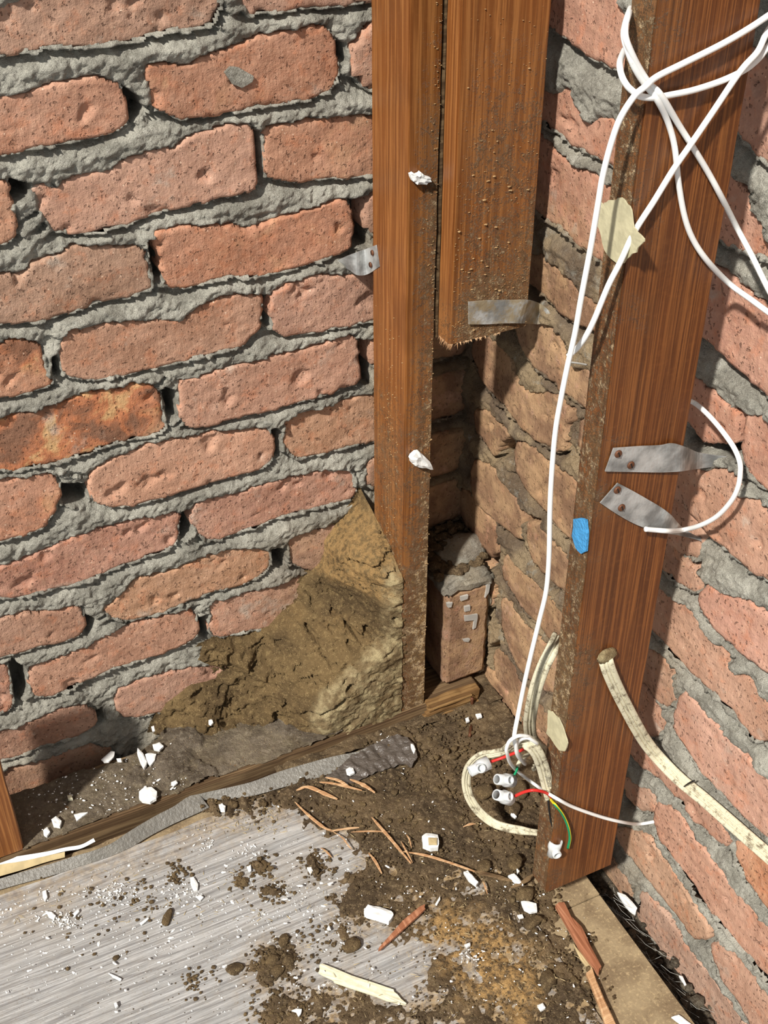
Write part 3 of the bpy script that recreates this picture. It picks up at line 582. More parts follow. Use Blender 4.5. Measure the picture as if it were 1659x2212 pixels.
# termite galleries: elongated voids running up to the right
u_ = X*.80+Z*.60; v_ = -X*.60+Z*.80
gal = fbm(u_*.35, u_*0+5, v_, 62, 3, 71); g = ss((gal-.20)/.07)*ss((.5+n0-.25))*ss(inn/.015)
dcut = ((X-.335)*.62 - (Z-.02)*.50); band = np.exp(-((X-.435)-(Z-.10)*.35)**2/.0022)
T = T - g*(.012+.022*band*ss(T/.05)); crk = np.abs(fbm(X, X*0+9, Z, 30, 3, 88)); T -= .007*ss((.035-crk)/.03)*ss(inn/.01)*(1-.7*cutf)
for (u, v, ru, rv) in [(806,1376,7,10),(782,1390,6,16),(768,1408,8,6),(748,1472,10,6),(725,1505,14,5),(697,1528,16,5),(672,1545,16,5),(626,1592,15,8),(612,1606,8,5),(845,1330,5,12),(770,1300,4,6),(640,1560,8,4),(600,1545,10,5),(712,1425,6,14),(655,1470,12,5),(575,1485,14,5),(690,1385,7,5),(820,1290,5,6),(800,1235,4,5),(735,1345,7,5),(560,1590,12,4),(510,1545,14,4),(640,1420,10,4),(790,1150,3,5),(770,1195,4,4)]:
    q = P(u, v, 1, 1.085 if u > 600 and v > 1350 else 1.12); a_ = (X-q[0])*.83+(Z-q[2])*.56; b_ = -(X-q[0])*.56+(Z-q[2])*.83
    hole = ss(1.25-np.sqrt((a_/(ru*.00062))**2+(b_/(rv*.00062))**2)+.5*n1+.3*n2); T = T-.022*hole*ss(T/.04)
keep = (sd < .005) & (T > -.004)
mud = mesh('termite_mud', np.stack([X, YL-T, Z], -1)[keep], grid_faces(keep, nx, nz), M['mud'])
attr(mud, 'pale', (cutf*ss((T-.095)/.01)*.9)[keep]); attr(mud, 'ochre', (ss((n0+.15)/.3)*ss((Z-.12)/.12)*.55)[keep])
tag(mud, 'big mound of brown termite mud packed between left brick wall and stud', 'mud', kind='stuff')
pts, sz = [], []
for _ in range(1500):
    x, z = random.uniform(.2, .547), random.uniform(.02, .35); i, j = int((x-.18)/.3675*(nx-1)), int((z-.012)/.373*(nz-1))
    if -sd[i, j] > .004 and cutf[i, j] < .5:
        s = random.uniform(.0006, .0026); pts.append((x, YL-T[i, j]-s*.2, z)); sz.append(s)
scatter('mud_crumbs', pts, sz, M['mud'], 'loose crumbs clinging to the face of the termite mud mound', 'mud crumbs')

# ------------------------------------------------------------------ studs
def d_left(x, y, z): return .28*ss((.95-z)/.5)*ss((x-.560)/.012) + .9*ss((x-.576)/.004)*ss((1.0-z)/.3) + ss((.35-z)/.18)*.75 + .55*ss((y-1.10)/.02)*ss((.62-z)/.25)*np.exp(-((y-1.105)/.014)**2) + .35*ss((.62-z)/.2)*ss((.552-x)/.002)
def d_mid(x, y, z): return ss((.98-z)/.20)*(.55+.35*ss((.80-z)/.2))*ss((x-.5727)/.004) + .35*ss((.70-z)/.08)
def d_right(x, y, z): return 1.0*ss((.5505-x)/.001)+.28*ss((.48-z)/.05)*ss((z-.28)/.1)*ss((.58-x)/.02)+.25*ss((.12-z)/.1)
st = box('wall_stud', (.548, 1.070, .019), (.583, 1.152, 1.23), M['stud'], None, .0012, .03, .0007, d_left, 3)
tag(st, 'tall narrow orange brown stud with termite mud packed against its foot', 'stud')
groove = box('slot_shade_strip', (.5842, 1.072, .585), (.5885, 1.15, 1.23), M['plate'], None, .0004, .05, .0004, seed=12)  # dark strip added inside the slot, standing for its shade
tag(groove, 'thin dark strip added for the shade in the slot between the two left studs', 'shade strip')
ms = box('wall_stud', (.5717, 1.016, .6073), (.6662, 1.042, 1.23), M['stud'], None, .0012, .02, .0007, d_mid, 5)
tag(ms, 'sawn off stud hanging short, its broad face crusted with pale mud specks', 'stud')
rs = box('wall_stud', (.549, .7097, .0638), (.6384, .739, 1.23), M['post'], None, .0012, .03, .0005, d_right, 6)
tag(rs, 'broad reddish grainy stud wrapped in white cable, standing beside the right wall', 'stud')
bl = box('wall_stud', (-.058, 1.066, .019), (.036, 1.098, .27), M['stud'], None, .0015, .03, .0007, seed=8)
attr(bl, 'dust', np.zeros(len(bl.data.vertices))); tag(bl, 'orange brown stud cut by the left edge of the picture on the bottom plate', 'stud')
# torn fibres at the sawn end
bm_v, bm_f = [], []
for k in range(80):
    e = random.random()
    if e < .35: b = np.array([.5717+random.uniform(0, .001), random.uniform(1.016, 1.042), .609])
    else: b = np.array([random.uniform(.572, .635) if e < .9 else random.uniform(.572, .666), 1.016+random.uniform(0, .001), .609])
    L = random.uniform(.002, .009) if b[0] < .583 else random.uniform(.001, .004); w_ = random.uniform(.0005, .0012); t = b+np.array([random.uniform(-.004, .001), random.uniform(-.003, .001), -L]); n = len(bm_v)
    bm_v += [b+(-w_, 0, 0), b+(w_, 0, 0), b+(0, w_*1.5, 0), t]; bm_f += [[0+n, 1+n, 3+n], [1+n, 2+n, 3+n], [2+n, 0+n, 3+n]]
tag(mesh('torn_fibres', bm_v, bm_f, M['splint'], ms, False), kind='stuff')
# mud crust specks on the short stud
pts, sz = [], []
for _ in range(520):
    x = random.uniform(.573, .665); z = .609+abs(random.gauss(0, .17)); 
    if z > .98: continue
    s = random.uniform(.0003, .0009) if random.random() < .9 else random.uniform(.0009, .0022); pts.append((x, 1.0158, z)); sz.append(s)
scatter('mud_specks', pts, sz, M['speck'], None, None, ms, .5)
pts, sz = [], []
for _ in range(240):
    z = random.uniform(.03, .62); y = 1.105+random.gauss(0, .010) if random.random() < .6 else random.uniform(1.07, 1.15)
    s = random.uniform(.0003, .0011); pts.append((.5478, y, z)); sz.append(s)
for _ in range(240):
    z = random.uniform(.03, .95); x = .583-abs(random.gauss(0, .006)); s = random.uniform(.0003, .0012); pts.append((max(x, .55), 1.0698, z)); sz.append(s)
scatter('mud_specks', pts, sz, M['speck'], None, None, st, .5)
for (u, v, r) in [(872,1340,5),(871,1372,5),(873,1392,5),(874,1410,6),(872,1434,5),(866,1452,4)]:
    q = P(u, v, 1, 1.0695); V, Fc = ROCKS2[(u+v) % 8]; s = r*.00052
    mesh('mud_dab', V*np.array([s*1.2, .0009, s*.8])+q, Fc, M['mud'], st)

# ------------------------------------------------------------------ brick block in the cavity
blk = empty('brick_pier', (.652, 1.13, .022), 'upright dirty brown brick stub standing in the corner behind the short stud', 'brick stub')
def rough_block(name, lo, hi, mat, parent, res=.004, jit=.0022, seed=0, bev=.004):
    o = box(name, lo, hi, mat, None, bev, res, jit, seed=seed); part(o, parent); o.data.polygons.foreach_set('use_smooth', [True]*len(o.data.polygons)); return o
b1 = rough_block('brick', (.621, 1.084, .024), (.686, 1.185, .188), M['brick'], blk, .006, .003, 61, .004); attr(b1, 'dust', np.full(len(b1.data.vertices), 1.1)); c_ = lin(132, 88, 66); b1.color = (c_[0], c_[1], c_[2], 0)
b2 = rough_block('mortar_cap', (.617, 1.082, .183), (.692, 1.187, .203), M['mortar'], blk, .005, .008, 62, .006); n_ = len(b2.data.vertices); attr(b2, 'dust', np.full(n_, .45)); attr(b2, 'deep', np.zeros(n_))
b3 = rough_block('mortar_bed', (.676, 1.092, .01), (.694, 1.15, .17), M['mortar'], blk, .005, .006, 63, .005); n_ = len(b3.data.vertices); attr(b3, 'dust', np.full(n_, .6)); attr(b3, 'deep', np.zeros(n_))
V_, F_ = ROCKS2[3]; b4 = mesh('mortar_mound', V_*np.array([.032, .030, .026])+np.array([.668, 1.140, .208]), F_, M['mortar'], None); part(b4, blk); attr(b4, 'dust', np.full(len(V_), .6)); attr(b4, 'deep', np.zeros(len(V_)))
for pl in [[(1004,1312),(1016,1309),(1016,1319),(1004,1322)], [(1003,1330),(1032,1327),(1032,1335),(1028,1356),(1022,1360),(1025,1340),(1004,1342)], [(995,1290),(1012,1286),(1010,1294),(996,1299)], [(966,1305),(978,1302),(975,1312),(968,1313)], [(1000,1382),(1016,1381),(1012,1387),(1002,1386)], [(1052,1262),(1060,1258),(1056,1280),(1048,1292)]]:
    q = np.array([P(u, v, 1, 1.0815) for u, v in pl]); n = len(q); V = np.concatenate([q, q+np.array([0, .004, 0])])
    o = mesh('chalk_mark', V, [list(range(n))[::-1]]+[[i, (i+1) % n, (i+1) % n+n, i+n] for i in range(n)], M['pwhite'], None, False); part(o, blk)
# rubble piled in the dark cavity
pts, sz = [], []
for _ in range(260):
    x, y = random.uniform(.588, .69), random.uniform(1.09, 1.185); s = random.uniform(.002, .009)
    if x > .615 and y < 1.1: continue
    pts.append((x, y, .008+s*.3 if x < .618 else .205+.02*random.random()*ss((y-1.1)/.05)*1.0)); sz.append(s)
scatter('corner_rubble', pts, sz, M['soil'], 'dim rubble of mortar crumbs piled in the dark corner behind the studs', 'rubble')

# ------------------------------------------------------------------ ribbons, tubes
def catmull(p, n=8):
    p = np.asarray(p, float)
    if len(p) < 3: return p
    e = np.concatenate([[2*p[0]-p[1]], p, [2*p[-1]-p[-2]]]); out = []
    for i in range(1, len(e)-2):
        for k in range(n):
            t = k/n; a, b, c, d = e[i-1], e[i], e[i+1], e[i+2]
            out.append(.5*((2*b)+(-a+c)*t+(2*a-5*b+4*c-d)*t*t+(-a+3*b-3*c+d)*t**3))
    out.append(e[-2]); return np.array(out)
def tube(name, pts, r, mat, parent=None, prof=None, up=None, n=8, seg=10, centre=True, caps=True):
    p = catmull(pts, n); T = np.gradient(p, axis=0); T /= np.linalg.norm(T, axis=1)[:, None]+1e-12
    if prof is None: prof = [(math.cos(a)*r, math.sin(a)*r) for a in np.linspace(0, 2*math.pi, seg, endpoint=False)]
    prof = np.array(prof); k = len(prof); V = []
    u = np.array(up if up is not None else (0.31, -.9, .3), float)
    for i in range(len(p)):
        s = np.cross(T[i], u); s /= np.linalg.norm(s)+1e-12; w_ = np.cross(s, T[i])
        if up is None: u = w_
        V.append(p[i]+prof[:, :1]*s+prof[:, 1:]*w_)
    V = np.concatenate(V); Fc = []
    for i in range(len(p)-1):
        for j in range(k): a = i*k+j; b = i*k+(j+1) % k; Fc.append([a, b, b+k, a+k])
    if caps: Fc.append(list(range(k))[::-1]); Fc.append(list(range((len(p)-1)*k, len(p)*k)))
    return mesh(name, V, Fc, mat, parent, True, centre=(centre and parent is None))
def pts3(lst, ax0, v0):
    out = []
    for e in lst:
        ax, v = (ax0, v0) if len(e) == 2 else ((ax0, e[2]) if len(e) == 3 else (e[2], e[3]))
        if ax == 1 and v < .80: v = v*(.95+.05*float(ss((v-.768)/.03)))   # depth of the hanging stud
        out.append(P(e[0], e[1], ax, v))
    return np.array(out)
def ribbon(name, upl, lol, mat, th=.001, parent=None, n=5, centre=True, nrm=None):
    a, b = catmull(upl, n), catmull(lol, n); m_ = 6; V = []
    d = np.gradient((a+b)/2, axis=0); nn = np.cross(d, b-a); nn /= np.linalg.norm(nn, axis=1)[:, None]+1e-12
    for s in (0, 1):
        for j in range(m_+1): V.append(a+(b-a)*j/m_+nn*th*(s-.5))
    V = np.stack(V, 0); L = len(a); idx = lambda s, j, i: (s*(m_+1)+j)*L+i; Fc = []
    for i in range(L-1):
        for j in range(m_):
            Fc.append([idx(0, j, i), idx(0, j, i+1), idx(0, j+1, i+1), idx(0, j+1, i)]); Fc.append([idx(1, j, i), idx(1, j+1, i), idx(1, j+1, i+1), idx(1, j, i+1)])
        Fc.append([idx(0, 0, i), idx(1, 0, i), idx(1, 0, i+1), idx(0, 0, i+1)]); Fc.append([idx(0, m_, i), idx(0, m_, i+1), idx(1, m_, i+1), idx(1, m_, i)])
    for i in (0, L-1):
        for j in range(m_): Fc.append([idx(0, j, i), idx(0, j+1, i), idx(1, j+1, i), idx(1, j, i)])
    return mesh(name, V.reshape(-1, 3), Fc, mat, parent, False, centre=(centre and parent is None))
def child(o, parent):
    """parent o (already world placed) under a mesh whose origin moved"""
    o.parent = parent; o.matrix_parent_inverse = Matrix.Translation(parent.location).inverted(); return o
def screw(parent, u, v, ax, val, r=.0036):
    q = P(u, v, ax, val); n = 14; V = []; rings = [(r, 0), (r, .0008), (r*.8, .0016), (0.0001, .0019)]
    nrm = np.array([0, -1., 0]) if ax == 1 else np.array([-1., 0, 0]); e1 = np.array([0, 0, 1.]); e2 = np.cross(nrm, e1)
    for rr, hh in rings:
        for k in range(n): a = 2*math.pi*k/n; V.append(q+nrm*hh+e1*rr*math.cos(a)+e2*rr*math.sin(a))
    Fc = [[i*n+k, i*n+(k+1) % n, (i+1)*n+(k+1) % n, (i+1)*n+k] for i in range(3) for k in range(n)]
    o = mesh('screw', V, Fc, M['rust'], None, False); child(o, parent)
    sl = e1*math.cos(.4)+e2*math.sin(.4); s2 = np.cross(nrm, sl); V = []
    for hh in (.0012, .0021):
        for a, b in ((-1, -1), (1, -1), (1, 1), (-1, 1)): V.append(q+nrm*hh+sl*a*r*.75+s2*b*r*.14)
    o2 = mesh('slot', V, [[0, 3, 2, 1], [4, 5, 6, 7], [0, 1, 5, 4], [1, 2, 6, 5], [2, 3, 7, 6], [3, 0, 4, 7]], M['black'], None, False); o2.parent = o

# galvanised straps
s1 = ribbon('wall_tie_strap', pts3([(1325,968,1,.7448),(1380,964,1,.7448),(1425,962,1,.7445),(1452,958,1,.7425),(1480,965,1,.7445),(1505,976,0,.672),(1540,983,0,.688),(1600,990,0,.704)], 1, .745),
            pts3([(1307,1018,1,.7448),(1365,1019,1,.7448),(1418,1020,1,.7445),(1452,1019,1,.7435),(1478,1017,1,.7445),(1503,1013,0,.674),(1540,1008,0,.692),(1600,1003,0,.706)], 1, .745), M['galv'], .001)
tag(s1, 'upper of two galvanised metal straps screwed across the right stud, running level into the wall', 'metal strap')
screw(s1, 1335, 980, 1, .7069); screw(s1, 1362, 1004, 1, .7069)
s2 = ribbon('wall_tie_strap', pts3([(1334,1043,1,.7448),(1370,1062,1,.7448),(1405,1082,1,.7445),(1430,1097,1,.744),(1450,1113,1,.7445),(1472,1138,0,.674),(1500,1156,0,.690),(1535,1170,0,.702)], 1, .745),
            pts3([(1296,1086,1,.7448),(1332,1110,1,.7448),(1368,1130,1,.7445),(1400,1142,1,.744),(1440,1152,1,.7445),(1468,1157,0,.670),(1500,1164,0,.688),(1532,1176,0,.702)], 1, .745), M['galv'], .001)
tag(s2, 'lower galvanised metal strap on the right stud, slanting down and twisted', 'metal strap')
screw(s2, 1333, 1058, 1, .7069); screw(s2, 1342, 1096, 1, .7069)
s3 = ribbon('wall_tie_strap', pts3([(722,568,1,1.196),(745,555,1,1.178),(770,545,1,1.166),(790,538,0,.5472),(813,529,0,.5472)], 1, .745),
            pts3([(735,572,1,1.196),(755,583,1,1.178),(772,594,1,1.166),(795,592,0,.5472),(820,576,0,.5472)], 1, .745), M['galv'], .001)
tag(s3, 'small bent metal strap joining the left brick wall to the narrow stud', 'metal strap')
screw(s3, 805, 546, 0, .5465, .0032); screw(s3, 801, 572, 0, .5465, .0032)
s4 = ribbon('wall_tie_strap', pts3([(1012,652,1,1.0137),(1050,649,1,1.0137),(1100,648,1,1.0137),(1140,648,1,1.0130),(1165,655,0,.690),(1185,672,0,.692),(1197,690,0,.700)], 1, 1.0137),
            pts3([(1012,700,1,1.0137),(1050,700,1,1.0137),(1090,698,1,1.0137),(1125,698,1,1.0130),(1160,700,0,.688),(1180,697,0,.692),(1196,692,0,.700)], 1, 1.0137), M['galvd'], .0012)
tag(s4, 'mud caked metal strap across the bottom of the sawn off stud', 'metal strap')

# white cables
R = .0023; y0 = .7440
def fy(*l): return pts3(l, 1, y0)
long_pts = [(1665,30,.742),(1620,60,.741),(1560,95,.7405),(1480,135,.740),(1420,165,.7395),(1395,186,.7365),(1370,208,.7395),(1340,255,.742),(1320,310,.744),(1302,380,.745),(1292,440,.745),(1275,540,.746),(1256,640,.748),(1242,720,.75),(1226,790,.752),(1212,860,.754),(1200,930,.756),(1192,1020,.757),(1188,1100,.758),(1186,1200,.76),(1180,1275,.762),(1165,1340,.766),(1148,1410,.77),(1132,1480,.772),(1120,1540,.772),(1111,1590,.768),(1114,1612,.766),(1119,1632,.772),(1134,1650,.785)]
wc = tube('white_cable', pts3(long_pts, 1, y0), R, M['wcable'])
tag(wc, 'long thin white cable hanging from the right stud down to the connectors', 'cable')
loops = [
 ([(1700,60,.748),(1660,100,.745),(1640,125,.7425),(1610,150,.7415),(1560,174,.7415),(1500,194,.7415),(1448,205,.7415),(1412,211,.7405),(1383,208,.7415),(1367,197,.7425),(1354,184,.744),(1343,163,.748),(1339,136,.756),(1349,107,.782)], 'white cable loop bulging left of the right stud and running level across it', True),
 ([(1362,18,.790),(1358,30,.765),(1351,55,.750),(1352,82,.745),(1363,112,.7435),(1381,148,.7435),(1403,181,.7435),(1428,206,.7385),(1466,269,.743),(1498,320,.743),(1530,373,.7435),(1557,423,.7435),(1593,494,0,.662),(1625,554,0,.664),(1659,623,0,.666),(1695,690,0,.668)], 'straighter of the two white cables falling rightward from the cable crossing', True),
 ([(1357,30,.790),(1350,55,.762),(1348,80,.751),(1357,112,.7455),(1372,148,.744),(1392,180,.744),(1419,215,.7395),(1441,259,.744),(1457,316,.744),(1466,396,.744),(1479,468,.744),(1498,519,.744),(1530,566,.7435),(1577,614,0,.662),(1625,649,0,.664),(1659,674,0,.666),(1705,706,0,.668)], 'more curved white cable bellying down over the right stud and off to the right', True),
 ([(1670,50,.748),(1654,75,.744),(1637,111,.739),(1609,142,.7365),(1587,171,.7365),(1545,234,.739),(1492,312,.7385),(1454,367,.739),(1413,434,.7415),(1371,500,.7415),(1340,566,.742),(1314,617,.744),(1286,685,.748),(1268,722,.752),(1251,747,.758),(1240,758,.762),(1227,770,.764)], 'white cable running diagonally down leftward across the stud to meet the long one', True),
]
for l, lab, _ in loops:
    o = tube('white_cable', pts3(l, 1, y0), R, M['wcable']); tag(o, lab, 'cable', 'white cables wound on the right stud')
wc['group'] = 'white cables wound on the right stud'
o = tube('white_cable', pts3([(1480,862,1,.776),(1499,870,0,.674),(1517,884,0,.672),(1539,906,0,.670),(1564,936,0,.668),(1586,968,0,.668),(1598,998,0,.668),(1599,1023,0,.668),(1594,1053,0,.668),(1579,1083,0,.668),(1549,1115,0,.668),(1512,1135,0,.667),(1474,1145,0,.666),(1445,1147,1,.739),(1415,1145,1,.7395),(1394,1143,1,.7395)], 1, y0), R, M['wcable'])
tag(o, 'short white cable making a C shaped hoop over the two metal straps, end cut off', 'cable')
o = tube('white_cable', pts3([(1226,782,.79),(1245,784,.79),(1268,788,.79)], 1, .79), .0008, M['web'])
tag(o, 'fine pale thread bridging from the hanging cable to the stud', 'thread')
ring = [(1134,1640,.80),(1118,1622,.785),(1117,1608,.775),(1126,1597,.762),(1140,1594,.757),(1158,1604,.757),(1160,1606,.765)]
o = tube('white_cable', pts3(ring, 1, .77), .0019, M['wcable']); tag(o, 'small inner white cable loop tied around the cream cables', 'cable')
ring = [(1160,1606,.775),(1146,1593,.76),(1127,1589,.757),(1113,1592,.757),(1100,1602,.758),(1094,1618,.760),(1096,1629,.764),(1100,1644,.775),(1110,1658,.785),(1123,1670,.79),(1145,1687,.79),(1166,1702,.785),(1180,1711,1,.765),(1203,1725,1,.7425),(1240,1744,1,.742),(1300,1765,1,.741),(1345,1776,1,.742),(1380,1780,0,.682),(1419,1774,0,.70)]
o = tube('white_cable', pts3(ring, 1, .77), .0019, M['wcable']); tag(o, 'thin white cable looping the cream cables then crossing the stud foot into the wall', 'cable')

# flat cream cables
def flatprof(w_, h_):
    pr = []
    for k in range(60):
        a = 2*math.pi*k/60; x = math.cos(a); y = math.sin(a); e = abs(y)**.6*(1 if y > 0 else -1)
        g = 1-.85*(math.exp(-((x-.24)/.10)**2)+math.exp(-((x+.24)/.10)**2)); pr.append((x*w_/2, e*h_/2*g))
    return pr
fc = tube('flat_cable', pts3([(1306,1416,1,.752),(1309,1428,1,.743),(1316,1450,1,.741),(1331,1485,1,.741),(1351,1525,1,.741),(1374,1568,1,.741),(1398,1607,1,.743),(1430,1645,0,.672),(1470,1685,0,.676),(1520,1726,0,.680),(1575,1774,0,.682),(1622,1815,0,.683),(1662,1850,0,.684),(1710,1892,0,.684)], 1, .74), 0, M['dcable'], prof=flatprof(.0145, .0062), up=(-.45, -.62, .64))
tag(fc, 'thick dirty cream flat cable out of a mud plugged hole in the right stud', 'cable')
V, Fc = rock_data(5, 3, 1); q = P(1311, 1418, 1, .7065); pm = mesh('mud_plug', V*np.array([.011, .004, .0085])+q, Fc, M['mud'], None); attr(pm, 'pale', np.full(len(V), .7)); child(pm, rs)
clipq = pts3([(1485,1690,0,.676),(1512,1705,0,.676)], 0, .676)
tb = tube('black_band', pts3([(1478,1699,0,.6738),(1488,1692,0,.6722),(1500,1686,0,.6738)], 0, .67), .0009, M['black'], fc, centre=False, seg=6); child(tb, fc)
c1 = tube('flat_cable', pts3([(1205,1375,1,.786),(1193,1402,1,.780),(1174,1440,1,.779),(1158,1485,1,.780),(1148,1530,1,.782),(1144,1565,1,.786),(1148,1592,1,.792),(1160,1608,1,.800),(1172,1620,1,.806),(1178,1636,1,.808),(1172,1650,1,.806),(1155,1654,1,.80)], 1, .78), 0, M['dcable'], prof=flatprof(.0135, .0058), up=(-.45, -.72, .5))
tag(c1, 'cream flat cable emerging behind the left edge of the right stud', 'cable')
c2 = tube('flat_cable', pts3([(1098,1618,1,.790),(1112,1608,1,.780),(1128,1604,1,.772),(1146,1610,1,.766),(1161,1628,1,.763),(1172,1655,1,.765),(1180,1685,1,.765),(1187,1712,1,.762),(1190,1724,1,.761)], 1, .77), 0, M['dcable'], prof=flatprof(.0135, .0058), up=(-.38, -.75, .5))
tag(c2, 'speckled cream flat cable curling over to a stripped end with coloured wires', 'cable')
q0 = P(1184, 1700, 1, .7595)
tc = bpy.data.curves.new('printed_text', 'FONT'); tc.body = 'ELECTRIC'; tc.size = .0048; tc.extrude = .00012; tc.align_x = 'CENTER'; tc.align_y = 'CENTER'
to = bpy.data.objects.new('printed_text', tc); COL.objects.link(to); bpy.context.view_layer.update()
me = bpy.data.meshes.new_from_object(to); bpy.data.objects.remove(to)
a3, b3 = P(1187, 1700, 1, .7605*.95), P(1178, 1665, 1, .7605*.95); ex = (b3-a3)/np.linalg.norm(b3-a3); nz_ = -FW - (-FW@ex)*ex; nz_ /= np.linalg.norm(nz_); ey = np.cross(nz_, ex); ctr = (a3+b3)/2+nz_*.0029
for v in me.vertices: c = v.co.copy(); v.co = Vector(tuple(ctr+ex*c.x+ey*c.y+nz_*c.z))
me.materials.append(M['ink']); to = link('printed_text', me); child(to, c2)
c3 = tube('flat_cable', pts3([(1101,1611,.800),(1087,1622,.812),(1065,1628,.822),(1043,1631,.832),(1025,1642,.84),(1012,1660,.846),(1007,1683,.848),(1009,1705,.846),(1016,1726,.842),(1032,1750,.835),(1054,1770,.826),(1075,1782,.816),(1105,1790,.804),(1135,1795,.795),(1175,1801,.785)], 1, .82), 0, M['dcable'], prof=flatprof(.011, .0048), up=(-.3, -.9, .3))
tag(c3, 'muddy cream flat cable arching in a wide loop above the soil', 'cable')
# wires with connectors
wr = .0014
def wire(name, l, mat, lab, r=wr):
    o = tube(name, pts3(l, 1, .76), r, mat, seg=8); return tag(o, lab, 'wire')
wr1 = wire('red_wire', [(1143,1612,.775),(1128,1620,.778),(1108,1628,.780),(1085,1637,.782),(1062,1645,.783),(1050,1650,.783)], M['red'], 'upper red wire leading left into the upper left clear connector', .0016)
wr2 = wire('red_wire', [(1190,1722,.758),(1182,1714,.755),(1168,1709,.755),(1150,1707,.758),(1132,1711,.764),(1116,1718,.768),(1106,1723,.770)], M['red'], 'lower arched red wire from the stripped cable end to a clear connector', .0017)
cu = tube('copper_core', pts3([(1106,1723,.770),(1100,1725,.771)], 1, .77), .0009, M['copper'], wr2, centre=False); child(cu, wr2)
def two(l, lab):
    p = pts3(l, 1, .75); prA = [(math.cos(a)*.0016, math.sin(a)*.0016) for a in np.linspace(-1.2, 1.95, 8)]; prB = [(math.cos(a)*.0016, math.sin(a)*.0016) for a in np.linspace(1.95, 5.08, 8)]
    o = tube('earth_wire', p, 0, M['yellow'], prof=prB, up=(-.3, -.9, .1), caps=True); o2 = tube('green_stripe', p, 0, M['green'], prof=prA, up=(-.3, -.9, .1), caps=True, centre=True); tag(o, lab, 'wire')
    child(o2, o); return o
two([(1190,1727,.757),(1199,1738,.744),(1212,1754,.742),(1222,1772,.742),(1229,1793,.741),(1231,1812,.741),(1227,1832,.742)], 'green and yellow wire hanging free from the stripped cable end')
wk = wire('black_wire', [(1184,1728,.760),(1186,1750,.756),(1190,1775,.752),(1195,1792,.750),(1197,1812,.749)], M['black'], 'thin black wire hanging down to the connector in front of the stud foot', .0010)
wg = tube('flat_cable', pts3([(1146,1625,.79),(1134,1634,.788),(1123,1645,.786),(1118,1656,.785)], 1, .78), .0024, M['dcable']); tag(wg, 'short stub of dirty cable holding a green wire', 'cable')
wg2 = wire('green_wire', [(1118,1655,.785),(1116,1664,.784),(1111,1674,.783)], M['green'], 'tiny green wire end entering the middle clear connector', .0013)
def hollow(c, ax, L, ro, ri, mat, name, parent, flare=1.0, n=16):
    ax = np.array(ax, float); ax /= np.linalg.norm(ax); e1 = np.cross(ax, (0.2, .3, .9)); e1 /= np.linalg.norm(e1); e2 = np.cross(ax, e1)
    rings = [(-.5, ri), (-.5, ro), (-.12, ro), (.02, ro*flare), (.5, ro*flare), (.5, ri*flare), (-.5, ri)]; V = []
    for t, r in rings:
        for k in range(n): a = 2*math.pi*k/n; V.append(c+ax*t*L+e1*r*math.cos(a)+e2*r*math.sin(a))
    Fc = [[i*n+k, (i+1)*n+k, (i+1)*n+(k+1) % n, i*n+(k+1) % n] for i in range(6) for k in range(n)]
    o = mesh(name, V, Fc, mat, None, True); return part(o, parent)
def connector(u, v, y, du, dv, tu, tv, L, lab):
    y = y*(.95+.05*float(ss((y-.768)/.03))); c = P(u, v, 1, y); e = P(u+du, v+dv, 1, y)-c; e /= np.linalg.norm(e); t = P(u+tu, v+tv, 1, y-.012)-c; t -= (t@e)*e; t /= np.linalg.norm(t)
    r = empty('wire_connector', c, lab, 'connector', 'clear wire connectors by the stud foot')
    hollow(c, e, L*1.08, .0058, .0044, M['conn'], 'sleeve', r, 1.28)
    hollow(c-e*L*.05+t*.0060, t, .0095, .0050, .0036, M['conn'], 'screw_tower', r, 1.0)
    s = tube('terminal_screw', [c-e*L*.05+t*.001, c-e*L*.05+t*.0055], .0024, M['copper'], r, centre=False, seg=10); part(s, r); return r
connector(1035, 1657, .783, 20, -10, -4, 10, .021, 'upper left clear connector with a brass screw showing, on a red wire')
connector(1090, 1685, .783, 20, 2, -2, -2, .022, 'clear connector lying level between the two red wires')
connector(1087, 1721, .771, 20, 6, -12, -12, .022, 'lower left clear connector taking the arched red wire')
connector(1197, 1831, .749, 6, -20, 14, 2, .021, 'clear connector hanging on the black wire before the stud foot')

# ------------------------------------------------------------------ flakes, splinters
def slab(name, px, ax, val, th, mat, label, cat, group=None, tilt=0.0, wob=.15, back=None):
    q = np.array([P(u, v, ax, val) for u, v in px]); c = q.mean(0); nrm = {0: np.array([-1., 0, 0]), 1: np.array([0, -1., 0]), 2: np.array([0, 0, 1.])}[ax]
    out = []
    for a, b in zip(q, np.roll(q, -1, 0)): out += [a, a*.5+b*.5+(c-a)*random.uniform(-.06, .05)]
    q = np.array(out); n = len(q); s = random.uniform(0, 6)
    lift = np.array([abs(math.sin(s+k*1.7))*th*wob for k in range(n)])
    Vt = q+nrm*(th+lift)[:, None]; Vb = q+nrm*(lift*.6)[:, None]; inner = c+(q-c)*.55+nrm*(th*1.25+lift.mean())
    V = np.concatenate([Vb, Vt, inner, [c+nrm*(th*1.2)], [c]])
    Fc = []
    for k in range(n):
        j = (k+1) % n; Fc += [[k, j, j+n, k+n], [k+n, j+n, j+2*n, k+2*n], [k+2*n, j+2*n, 3*n], [j, k, 3*n+1]]
    o = mesh(name, V, Fc, mat, None, False, centre=True); return tag(o, label, cat, group)
